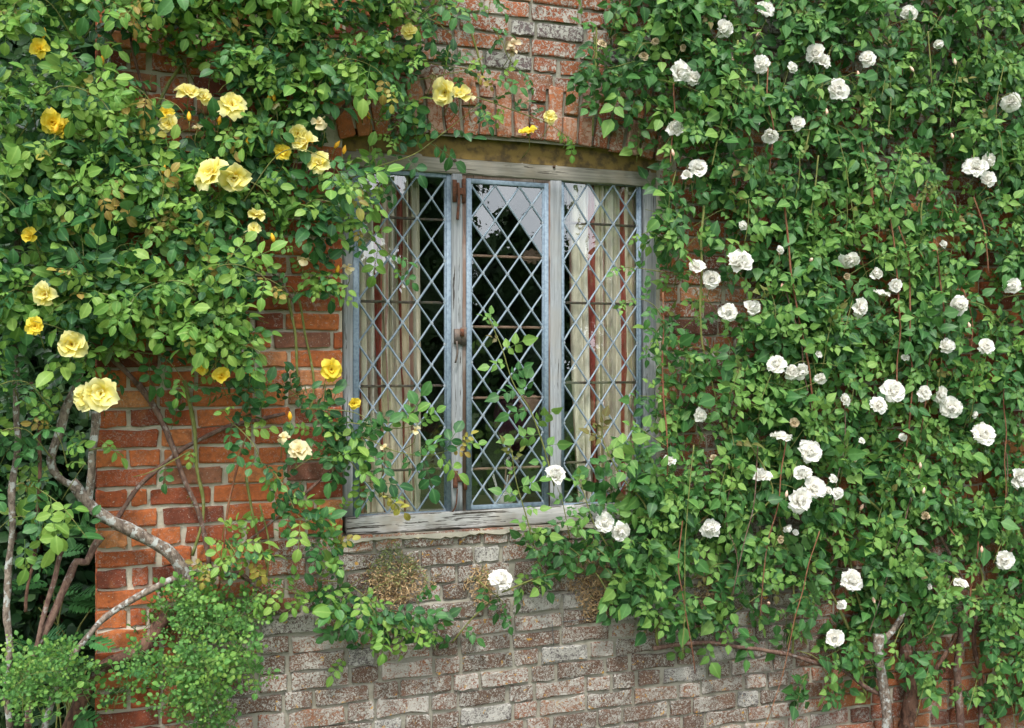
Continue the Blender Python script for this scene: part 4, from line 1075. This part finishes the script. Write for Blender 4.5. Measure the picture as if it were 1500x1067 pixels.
# ============================================================ white climbing rose
wr = empty('climbing_rose', tuple(P(1335, 1060, .1) * (1, 1, 0)), 'white-flowered climbing rose covering the wall right of the window', 'climbing rose')
M['leaf_russet'] = mat_leaf('russet_shoot_leaf', (.13, .10, .04), (.17, .14, .045), (.16, .22, .05), tr=.3)
WP = Plant(wr, 'w', [M['leaf_w'], M['leaf_w_young'], M['leaf_russet']])
C = lambda *a, **k: cane(WP, *a, **k)
C([(1332, 1120, .10), (1334, 1010, .10), (1330, 965, .10), (1336, 900, .10), (1332, 850, .10), (1342, 780, .09), (1330, 700, .05)], .037, 'bark_dark', 'trunk', 14, .10, .022)
C([(1296, 1090, .16), (1294, 1010, .16), (1287, 965, .16), (1286, 928, .16)], .021, 'bark_grey', 'trunk', 12, .04, .023)
C([(1288, 940, .16), (1305, 922, .16), (1320, 898, .15), (1330, 870, .13), (1340, 820, .10)], .0155, 'bark_grey', 'trunk', 10)
C([(1408, 1090, .1), (1402, 1000, .1), (1406, 950, .1), (1415, 890, .1)], .020, 'bark_brown', 'trunk')
C([(1440, 1090, .1), (1436, 990, .1), (1428, 930, .1), (1440, 860, .1)], .012, 'bark_dark')
C([(1358, 1000, .12), (1380, 960, .12), (1400, 930, .11)], .011, 'bark_dark')
C([(1345, 790, .16), (1375, 820, .16), (1400, 845, .16), (1422, 862, .15), (1440, 850, .14), (1430, 820, .13)], .0075, 'cane_green')
C([(1360, 760, .15), (1390, 810, .15), (1410, 845, .15), (1420, 862, .15)], .0075, 'bark_brown')
C([(1300, 1020, .14), (1285, 960, .13), (1268, 900, .12), (1255, 860, .12), (1240, 800, .12), (1215, 745, .10)], .008, 'cane_green')
C([(1270, 1020, .12), (1262, 990, .12), (1245, 930, .11), (1225, 880, .10), (1180, 830, .08), (1130, 820, .08)], .0078, 'cane_green')
C([(1262, 720, .15), (1290, 750, .15), (1320, 790, .14), (1345, 820, .13)], .007, 'cane_green')
C([(958, 952, .09), (1000, 946, .09), (1045, 943, .09), (1110, 950, .10), (1175, 966, .11), (1230, 984, .12), (1290, 1018, .13)], .0095, 'bark_brown', r1=.010)
C([(962, 950, .09), (960, 930, .09), (966, 910, .09), (985, 880, .08), (1005, 855, .08), (1026, 838, .07)], .006, 'cane_green')
C([(1010, 946, .09), (1000, 915, .10), (985, 888, .11), (962, 855, .12), (935, 825, .12)], .0045, 'cane_red')
C([(965, 885, .10), (945, 870, .10), (915, 855, .10)], .004, 'cane_green')
C([(1160, 960, .10), (1162, 900, .12), (1158, 830, .12), (1140, 760, .12)], .005, 'cane_green')
for pts, mt, r in (([(1146, 260, .29), (1154, 340, .31), (1165, 430, .31), (1180, 510, .30), (1192, 590, .28), (1200, 665, .30)], 'cane_red', .0046), ([(1303, 305, .31), (1312, 380, .32), (1318, 450, .31), (1316, 520, .30), (1312, 580, .29)], 'cane_red', .0042),
                   ([(1315, 330, .31), (1330, 380, .32), (1334, 470, .32), (1335, 560, .31), (1328, 640, .30), (1318, 700, .32)], 'cane_red', .0042), ([(1425, 290, .31), (1440, 340, .32), (1448, 400, .30)], 'cane_red', .0042), ([(1310, 60, .29), (1305, 120, .31), (1302, 200, .28)], 'cane_green', .004),
                   ([(969, 430, .12), (970, 540, .14), (975, 640, .16), (978, 700, .17), (985, 760, .16)], 'cane_red', .0040), ([(1200, 230, .29), (1190, 290, .29), (1180, 340, .28)], 'cane_green', .004), ([(874, 40, .10), (874, 90, .12), (872, 140, .12), (870, 200, .08)], 'cane_green', .0042),
                   ([(990, 120, .2), (985, 200, .22), (983, 240, .22)], 'cane_red', .0035), ([(1080, 60, .3), (1076, 120, .32), (1060, 170, .3), (1045, 240, .3)], 'cane_green', .0042), ([(1268, 250, .29), (1280, 300, .31), (1262, 200, .29)], 'cane_red', .0042), ([(1350, 350, .29), (1352, 300, .31), (1360, 250, .29)], 'cane_green', .004),
                   ([(1030, 300, .18), (1028, 400, .16), (1030, 500, .14), (1042, 560, .13), (1060, 620, .14), (1070, 640, .14)], 'cane_green', .0055), ([(1385, 500, .29), (1380, 420, .29), (1372, 350, .28)], 'cane_red', .004), ([(1095, 640, .30), (1130, 720, .30), (1100, 760, .28)], 'cane_green', .0042),
                   ([(1420, 900, .2), (1430, 820, .22), (1440, 740, .24)], 'cane_red', .0045), ([(870, 150, .08), (895, 140, .1), (940, 120, .14)], 'cane_green', .004), ([(1178, 230, .28), (1220, 60, .28)], 'cane_green', .0042), ([(1375, 700, .28), (1385, 760, .28), (1410, 800, .3)], 'cane_red', .0042)): C(pts, r, mt, thorns=8)

WB = """993,108,38,.30,b 1016,116,24,.30,w 1058,44,30,.30,b 1115,95,26,.32,w 1159,100,17,.30,b 1195,80,30,.32,w 1204,94,28,.33,b 1226,133,34,.36,w 1270,88,28,.34,w 1168,182,24,.35,w 1129,198,26,.35,w 987,190,27,.24,b 1022,247,30,.26,w 1006,258,18,.25,b 1107,180,13,.3,b 1374,65,16,.32,b 1428,247,36,.37,w 1445,235,24,.36,w 1447,264,24,.37,w
1081,387,40,.30,b 1020,392,26,.2,w 1043,409,28,.22,w 1067,458,28,.27,w 1100,451,26,.28,b 1087,331,14,.28,b 1142,367,13,.3,b 1243,381,30,.33,w 1281,402,22,.36,b 1290,434,26,.36,w 1258,451,30,.37,w 1310,418,22,.33,w 1380,358,13,.3,b 1403,448,30,.37,b 1384,507,26,.37,b 1443,509,26,.37,w 1326,525,13,.33,b 1139,535,30,.34,w 1158,545,24,.33,w 1170,543,30,.34,w 1202,555,18,.34,w 1235,586,20,.35,b 1286,594,27,.37,w 1308,573,36,.38,w 1352,577,26,.36,w 1376,578,28,.37,w 1393,597,32,.39,w 1426,607,13,.35,b 1437,638,38,.37,w 1323,640,12,.34,b 1261,647,12,.34,b 1163,620,17,.32,d 1144,643,34,.33,u 1185,662,36,.36,w 1176,695,28,.36,b 1219,702,16,.36,b 1116,700,32,.31,u 1191,716,34,.38,w 1170,733,40,.38,w 1212,720,14,.36,b 1226,724,20,.37,b 1025,608,22,.2,b 981,676,20,.19,w 813,697,32,.21,b 885,766,32,.2,w 908,778,30,.2,w 1040,774,31,.26,b 733,852,40,.17,u 1247,850,34,.3,w 1232,886,15,.26,b 1407,856,22,.28,u 1222,935,28,.16,w 1045,671,12,.2,d 1355,756,15,.3,d 1152,773,16,.26,b 1143,790,13,.24,d 882,66,16,.16,d 943,83,15,.2,d 960,62,14,.2,d 1198,520,12,.3,b 1240,405,12,.3,d 1165,780,10,.25,b 1360,860,10,.25,b 1000,70,12,.25,d 1480,150,30,.36,w 1490,700,34,.36,w 1120,15,28,.33,w 1330,20,26,.33,b 1482,420,26,.36,b 1470,820,28,.3,w"""
wb = []
for s in WB.split():
    x, y, d_, dep, k = s.split(','); x, y, d_, dep = float(x), float(y), float(d_), float(dep)
    if k == 'd': wb.append(bloom(WP, x, y, d_, dep, 'w', 'petal_dry' if d_ < 20 else 'petal_cream', parts=False))
    elif k == 'u': wb.append(bloom(WP, x, y, d_ * 1.05, dep, 'w', face=UP * .9 + OUT * .45 + nrand(.15), parts=d_ >= 26))
    elif k == 'b': wb.append(bloom(WP, x, y, d_ * 1.02, dep, 'ball', parts=d_ >= 26))
    else: wb.append(bloom(WP, x, y, d_ * 1.08, dep, 'w', parts=d_ >= 26))
for x, y, dep in ((1146, 420, .3), (1142, 370, .3), (1188, 381, .33), (1253, 674, .36), (1348, 683, .36), (1353, 720, .36), (1262, 744, .34), (1126, 884, .2), (1420, 478, .36), (1336, 102, .34), (1399, 92, .33), (1073, 90, .28), (1211, 165, .34), (1257, 110, .34), (1395, 200, .35), (1110, 51, .3), (986, 225, .25), (1438, 806, .3), (1152, 725, .3), (1280, 880, .26)): bud(WP, x, y, dep, 'bud_pink', .0078)

S = lambda pts, **k: shoot(WP, W_([(p[0], p[1], flat(p[2])) for p in pts]), **k)
S([(812, 712, .19), (795, 650, .18), (776, 600, .17), (752, 562, .17), (735, 510, .17), (714, 462, .16)], size=.82, spacing=.052, young=.55, r0=.004, tipmat=.3, side_g=.4)
S([(782, 800, .14), (772, 760, .15), (760, 720, .15), (753, 690, .15), (750, 662, .15)], size=.78, spacing=.046, young=.7, r0=.0035, tipmat=.3, side_g=.3)
S([(950, 760, .18), (942, 735, .19), (909, 697, .20), (887, 654, .19), (878, 622, .18)], size=.95, spacing=.038, young=.65, r0=.0045, tipmat=.5)
S([(890, 800, .18), (869, 765, .19), (856, 725, .18), (848, 700, .18)], size=.75, spacing=.04, young=.5, r0=.004, tipmat=.4)
S([(835, 790, .16), (825, 740, .18), (815, 710, .2)], size=.7, spacing=.04, young=.5)
S([(978, 400, .12), (950, 395, .14), (925, 392, .14), (902, 392, .13)], size=.62, spacing=.04, young=.1)
S([(975, 350, .12), (955, 340, .14), (935, 345, .13)], size=.6, spacing=.04, young=.1)
S([(980, 490, .12), (960, 450, .14), (935, 438, .14), (910, 445, .13)], size=.62, spacing=.035, young=.1)
S([(972, 470, .12), (955, 500, .14), (945, 520, .14)], size=.6, spacing=.04, young=.1)
S([(985, 590, .12), (960, 582, .15), (935, 580, .15)], size=.8, spacing=.05, young=.2)
S([(985, 660, .15), (955, 640, .17), (935, 625, .16)], size=.75, spacing=.035, young=.15)
S([(985, 730, .16), (950, 700, .18), (925, 660, .18), (935, 640, .16)], size=.9, spacing=.032, young=.35)
S([(1000, 300, .15), (985, 340, .2), (1000, 370, .21), (1020, 385, .2)], size=.75, spacing=.03, young=.6)
S([(990, 250, .15), (980, 300, .2), (985, 340, .21)], size=.8, spacing=.03, young=.5)
S([(700, 850, .08), (720, 868, .12), (735, 880, .14), (740, 905, .14)], size=.7, spacing=.03)
S([(662, 942, .05), (690, 908, .07), (720, 880, .09), (735, 868, .12)], size=.6, spacing=.06, r0=.004, skip=.4)
S([(735, 868, .12), (790, 846, .10), (835, 838, .10), (870, 842, .08)], size=.6, spacing=.06, r0=.004)
S([(905, 900, .10), (880, 850, .14), (850, 815, .15), (815, 790, .15), (775, 780, .14)], size=.72, spacing=.035, young=.35, r0=.004)
S([(800, 850, .10), (785, 810, .13), (780, 780, .14)], size=.65, spacing=.035, young=.3)
S([(925, 870, .12), (900, 845, .16), (885, 830, .17)], size=.95, spacing=.035, young=.4)
S([(960, 900, .12), (935, 860, .16), (905, 830, .18), (870, 800, .18)], size=1., spacing=.032, young=.2, r0=.005)
S([(640, 930, .06), (625, 900, .10), (610, 880, .12), (625, 860, .12)], size=.7, spacing=.035)
S([(870, 50, .1), (872, 100, .13), (868, 150, .13)], size=.85, spacing=.028)
S([(930, 90, .15), (890, 100, .17), (860, 95, .16), (845, 115, .15)], size=.85, spacing=.03)
S([(1010, 945, .09), (1000, 915, .10), (990, 890, .12), (975, 870, .12)], size=.7, spacing=.035, young=.2, twigs=False)
for (x, y) in ((1175, 230), (1200, 150), (1290, 70), (1300, 260), (1245, 300), (1280, 160), (1080, 130), (1400, 110), (1440, 180), (1400, 330), (1100, 300), (1075, 550), (1120, 560), (1215, 480), (1290, 330), (1330, 360), (1385, 280), (1240, 650), (1290, 740), (1080, 640), (1340, 700), (1010, 690), (960, 780), (1140, 430), (1200, 590), (1400, 640), (1430, 560), (1060, 690), (1350, 620), (1255, 540)):
    d_ = rng.uniform(.27, .33) if x > 1050 else .2; S([(x - 10, y + 60, d_ - .06), (x - 4, y + 25, d_ + .02), (x + rng.normal() * 12, y - 12, d_ + .03)], size=.82, spacing=.03, young=.8, tipmat=.35)
for k in range(20):
    x = rng.uniform(975, 1490); y = rng.uniform(40, 780); ln = rng.uniform(120, 330); dd = rng.uniform(.20, .34)
    if coverR(x, y + ln * .4) < .7: continue
    sl = rng.normal() * .12
    C([(x - ln * sl * .5, y, dd + .03), (x + rng.normal() * 7, y + ln * .33, dd + .04), (x + ln * sl * .3, y + ln * .66, dd), (x + ln * sl * .8 + rng.normal() * 12, y + ln, dd - .08)], rng.uniform(.0022, .0036), ['cane_red', 'cane_green', 'bark_brown'][k % 3], sides=6)
n_sh = 0
for _ in range(6000):
    px, py = rng.uniform(690, 1720), rng.uniform(-130, 1090)
    m0 = coverR(px, py)
    if rng.random() > m0: continue
    d0 = rng.uniform(.03, .04 + .15 * m0); p0 = P(px, py, d0)
    if p0[2] < -.2: continue
    an = rng.normal() * 1.2; L_ = rng.uniform(.16, .36); di = np.array([math.sin(an), 0, math.cos(an) * .8]); o_ = rng.uniform(.02, .11) * m0
    p1 = p0 + di * L_ * .5 + OUT * o_; p2 = p0 + di * L_ * .9 + OUT * o_ * 1.4 - UP * rng.uniform(.0, .14)
    shoot(WP, [p0, p1, p2], size=rng.uniform(.74, 1.0), spacing=.040, young=.04 if rng.random() < .7 else .30, mask=coverR, r0=.0024, tipmat=.03, twigs=(rng.random() < .5)); n_sh += 1
    if n_sh > 1420: break
WP.finish(296, wb + [(866, 852, 27, -1), (703, 850, 14, -1), (1035, 872, 10, -1)])
WP.tw.build('twigs', M['cane_green'], wr, True)['kind'] = 'stuff'

# ============================================================ low plants bottom left
VARD = VAR
def small_plant(label, cx, cy, rx, ry, n, d0, d1):
    b0 = P(cx, 1060, (d0 + d1) / 2); root = empty('meadow_rue', (b0[0], b0[1], -.42), label, 'plant', 'low small-leaved plants at the wall foot')
    pl = Plant(root, 't', [M['leaf_tiny'], M['leaf_y_young'], M['leaf_y_young']])
    for k in range(n):
        q = rng.random() * 2 * math.pi; r = math.sqrt(rng.random()); px, py = cx + rx * r * math.cos(q), cy + ry * r * math.sin(q)
        if vnoise(px, py, .034, 7) < .30 + .25 * r * r: continue
        d = rng.uniform(d0, d1) * (1.1 - .35 * r); p = P(px, py, d); an = rng.normal() * .9; L_ = rng.uniform(.07, .15)
        di = np.array([math.sin(an), -.35 * rng.random(), math.cos(an) * .8])
        shoot(pl, [p - di * L_ * .6 - UP * .03, p, p + di * L_ * .5 - UP * .01, p + di * L_ * .8 - UP * rng.uniform(.01, .04)], size=rng.uniform(.85, 1.4), spacing=.014, young=.22, tip=2, r0=.0011, side_g=.1)
    pl.finish(200, ()); pl.tw.build('stems', M['cane_green'], root, True)['kind'] = 'stuff'
small_plant('broad low mound of tiny bright green leaves at the wall foot, lower left', 285, 995, 118, 88, 122, .08, .34)
small_plant('upper sprawl of tiny green leaves against bricks beneath the crossing cane', 300, 884, 90, 32, 34, .05, .20)
small_plant('small tuft of tiny green leaves in the lower left corner', 66, 1000, 55, 60, 34, .15, .35)

def jagged(label, px, py, d, n, size):
    c = P(px, py, d); root = empty('jagged_leaved_herb', (c[0], c[1], 0), label, 'plant', 'dark jagged-leaved herbs beyond the wall end')
    for k in range(n):
        an = rng.uniform(-1.4, 1.4); Ln = size * rng.uniform(.7, 1.1); ax = np.array([math.sin(an), -.55, math.cos(an) * .5 - .15]) + nrand(.15); ax /= np.linalg.norm(ax)
        nm = UP * .8 + OUT * .6 + nrand(.2); nm -= ax * (nm @ ax); nm /= np.linalg.norm(nm); B = np.stack([ax, np.cross(nm, ax), nm], 1); V, T, Md = [], [], []; off = 0
        for j in range(7):
            t = (j + .5) / 7; wl = Ln * .42 * math.sin(math.pi * min(1, t * .8 + .22))
            for s in (-1, 1):
                v, tt, md = leaflet(wl, wl * .34, 'ovate', .1, .1); v = v @ rotm((0, 0, 1), s * .75).T + (t * Ln, 0, -.25 * Ln * t * t); V.append(v); T.append(tt + off); Md.append(md); off += len(v)
                for e in (.4, .65):
                    v2, tt, md = leaflet(wl * .4, wl * .16, 'ovate', .1, .1); v2 = v2 @ rotm((0, 0, 1), s * (.75 + .6)).T + (t * Ln + wl * e * .73, s * wl * e * .68, -.25 * Ln * t * t); V.append(v2); T.append(tt + off); Md.append(md); off += len(v2)
        org = c + nrand(.09) * (1, .6, 1); V = np.concatenate(V) @ B.T + org
        wmk('leaf', V, np.concatenate(T), M['leaf_fern'], root, {'mid': np.concatenate(Md), 'tint': np.full(off, rng.random())})
    m = MB()
    for k in range(4): m.tube(smoothline([np.array([c[0] + rng.normal() * .03, c[1], 0]), c + nrand(.03) - UP * .25, c + nrand(.05)], .04), .003, 5)
    m.build('stem', M['cane_green'], root, True)
jagged('dark jagged-leaved herb in the shade beyond the wall end, upper of two', 95, 865, -.25, 16, .15)
jagged('jagged-leaved herb low in the corner beyond the wall end', 110, 975, .0, 16, .17)

# ============================================================ dry stonecrop on the wall ledge
def clump(label, px, py, rx, ry, n, green):
    c = P(px, py, .01); rxm, rym = rx / 350, ry / 350; V, T, Ti, Md = [], [], [], []; off = 0; MI = []
    for k in range(n):
        q = rng.random() * 6.283; r = rng.random() ** .62 * (.68 + .55 * vnoise(q * 1.9, px, 1., 3) + .12 * abs(rng.normal())); u, w = r * math.cos(q), r * math.sin(q); dep = (.055 * math.sqrt(max(0.02, 1 - r * r)) * (.5 + .8 * vnoise(u * 3 + 9, w * 3, 1.5, 8))) * rng.uniform(.3, 1.)
        p = np.array([c[0] + u * rxm * (1 - .2 * w * w), -dep - .004 + ploff(c[2] + w * rym - .03), c[2] + w * rym - .15 * rym * rng.random()])
        v, t, md = leaflet(rng.uniform(.010, .024), rng.uniform(.003, .0055), 'ovate', .6, rng.uniform(-.8, .9))
        ax = nrand(1.) + OUT * .5 - UP * .2; R_ = rotm(nrand(1.), rng.random() * 6.3); v = v @ R_.T + p
        V.append(v); T.append(t + off); off += len(v); g_ = rng.random() < green * (.5 + w)
        MI.append(np.full(len(t), int(g_))); Ti.append(np.full(len(v), rng.random())); Md.append(md * 0)
    o = mk('stonecrop_clump', np.concatenate(V), np.concatenate(T), [M['dry'], M['dry_green']], None, {'mid': np.concatenate(Md), 'tint': np.concatenate(Ti)}, np.concatenate(MI)); tag(o, label, 'plant', 'dry stonecrop clumps on the bricks under the window')
clump('large dry stonecrop clump, green topped, on bricks below the left light', 577, 842, 50, 44, 1700, .7)
clump('small straw-coloured stonecrop clump left of the low white rose', 703, 853, 22, 28, 560, .25)
clump('tall straw-coloured stonecrop clump on bricks right of the low white rose', 868, 850, 40, 46, 1500, .2)
clump('small tan stonecrop clump on bricks half hidden by white rose leaves', 1035, 872, 24, 26, 500, .15)
# fallen petals on the ledge
for px, py, lab, mn, sz in ((521, 789, 'yellow fallen petal at the left end of the ledge', 'petal_y', .030), (641, 795, 'white fallen petal on the ledge under the left light', 'petal_w', .026), (704, 790, 'pale yellow fallen petal on the ledge under the middle casement', 'petal_cream', .028), (610, 790, 'torn pale petal on the ledge beside the white one', 'petal_cream', .022)):
    c = P(px, py, .004); o = link('fallen_petal', petal_me(int(rng.integers(10)), mn)); o.location = (c[0] - sz / 2, -.006, max(c[2], .94)); o.scale = (sz,) * 3; o.rotation_euler = (.5, -.1, rng.normal() * .4); tag(o, lab, 'petal', 'petals fallen on the ledge')
# training wires
for lab, pts in (('thin training wire stretched across bricks below the stonecrop', [(809, 913, .02), (850, 908, .035), (900, 902, .035), (940, 899, .03)]), ('short wire staple hanging down the bricks below the sill', [(809, 910, .03), (810, 930, .032), (811, 946, .03)]), ('thin training wire along the top of the arch beside white rose leaves', [(855, 172, .02), (900, 176, .022), (955, 181, .02)])):
    m = MB(); m.tube(smoothline(W_(pts), .02), .0016, 5); o = m.build('training_wire', M['wire'], None, True); tag(o, lab, 'wire')

# ============================================================ shrubs and trees
def leafball(n, size, kind, rad, centre, seed, hollow=.35, clumps=0):
    r = np.random.default_rng(seed); V0, T0l, Md0 = leaflet(size, size * .62, 'ovate', .2, .2)
    u = r.normal(size=(n, 3)); u /= np.linalg.norm(u, axis=1)[:, None]; rr = (hollow + (1 - hollow) * r.random(n) ** .6)
    bumps = 1 + .22 * np.sin(u[:, 0] * 5 + seed) * np.cos(u[:, 2] * 6 + seed * 2) + .12 * np.sin(u[:, 1] * 9 + u[:, 2] * 7)
    p = u * (rr * bumps)[:, None] * np.array(rad) + np.array(centre)
    ax = r.normal(size=(n, 3)) + u * .6 - np.array([0, 0, .4]); ax /= np.linalg.norm(ax, axis=1)[:, None]
    nm = r.normal(size=(n, 3)) * .6 + u + np.array([0, 0, .4]); nm -= ax * np.sum(nm * ax, 1)[:, None]; nm /= np.linalg.norm(nm, axis=1)[:, None]; cr = np.cross(nm, ax)
    s = r.uniform(.7, 1.2, n)[:, None, None]; A = np.stack([ax, cr, nm], 2) * s
    V = np.einsum('nij,kj->nki', A, V0) + p[:, None, :]; T = T0l[None] + (np.arange(n) * len(V0))[:, None, None]
    return V.reshape(-1, 3), T.reshape(-1, 3), np.tile(Md0, n), np.repeat(r.random(n), len(V0))
def shrub(label, centre, rad, n, size, mat, seed, name='shrub', cat='shrub', group=None, trunk=None):
    root = empty(name, (centre[0], centre[1], 0), label, cat, group)
    V, T, Md, Ti = leafball(n, size, 'o', rad, centre, seed); 
    if name == 'tree':
        for k in range(4):
            c2 = np.array(centre) + np.array([math.sin(k * 1.7 + seed) * rad[0] * .6, 0, (k - 1.2) * rad[2] * .35]); v, t, md, ti = leafball(n // 2, size, 'o', tuple(np.array(rad) * .55), c2, seed + k + 1); t = t + len(V); V = np.vstack([V, v]); T = np.vstack([T, t]); Md = np.concatenate([Md, md]); Ti = np.concatenate([Ti, ti])
    wmk('crown', V, T, M[mat], root, {'mid': Md * .8, 'tint': Ti})
    m = MB(); th = rad[0] * .05 if trunk is None else trunk
    m.tube(smoothline([np.array([centre[0], centre[1], -.05]), np.array([centre[0] + .1 * rad[0], centre[1], centre[2] * .5]), np.array(centre)], .3), [th] * 0 or th, 9, .05)
    for k in range(5):
        an = k * 1.3 + seed; e = np.array(centre) + np.array([math.cos(an) * rad[0] * .6, math.sin(an) * rad[1] * .6, rad[2] * rng.uniform(-.2, .5)]); m.tube(smoothline([np.array([centre[0], centre[1], centre[2] * .6]), (np.array(centre) + e) / 2, e], .3), th * .4, 6, .05)
    m.build('trunk', M['bark_dark'], root, True)
def back(px, y): q = P(px, 533.5, -y); return q[0]
G1 = 'dark shrubs beyond the wall end'
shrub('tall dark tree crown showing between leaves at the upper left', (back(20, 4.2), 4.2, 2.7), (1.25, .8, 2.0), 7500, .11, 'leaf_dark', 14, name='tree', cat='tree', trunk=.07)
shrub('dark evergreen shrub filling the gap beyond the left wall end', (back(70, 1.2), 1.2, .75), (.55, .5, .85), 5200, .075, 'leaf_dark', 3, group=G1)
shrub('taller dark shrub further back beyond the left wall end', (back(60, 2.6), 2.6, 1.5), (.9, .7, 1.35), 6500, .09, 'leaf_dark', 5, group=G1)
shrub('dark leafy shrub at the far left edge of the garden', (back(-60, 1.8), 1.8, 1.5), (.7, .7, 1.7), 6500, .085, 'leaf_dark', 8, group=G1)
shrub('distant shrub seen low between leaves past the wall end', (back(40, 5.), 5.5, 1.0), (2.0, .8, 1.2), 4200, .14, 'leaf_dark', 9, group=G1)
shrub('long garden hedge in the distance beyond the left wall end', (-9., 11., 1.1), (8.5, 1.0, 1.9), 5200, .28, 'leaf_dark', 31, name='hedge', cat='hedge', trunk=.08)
# the garden opposite, which the panes reflect
def refl(px, py, y): p = P(px, py, -y); return np.array([p[0], -p[1], p[2]])
YD = 17.
def rtree(label, px, top, hw, seed, n=3800):
    c = refl(px, 533.5, YD); w = abs(refl(px + hw, 533.5, YD)[0] - c[0]); zt_ = refl(px, top, YD)[2]; h = zt_ * .46
    shrub(label, (c[0], c[1], zt_ - h), (w, w * .7, h), n, .42, 'leaf_tree', seed, 'tree', 'tree', 'garden trees reflected in the panes', trunk=.2)
rtree('tall garden tree mirrored dark in the left light', 632, 30, 52, 21)
rtree('broad garden tree mirrored dark in the right light', 955, 90, 62, 22)
rtree('low rounded garden tree mirrored under the sky patch', 770, 365, 85, 23)
rtree('garden tree mirrored at the left edge of the window', 450, 170, 48, 24)
rtree('low garden tree mirrored between the taller ones', 545, 440, 60, 25)
rtree('rounded garden tree mirrored past the right jamb', 1130, 160, 95, 26)
rtree('garden tree standing at the far right of the lawn', 1400, 120, 150, 27)
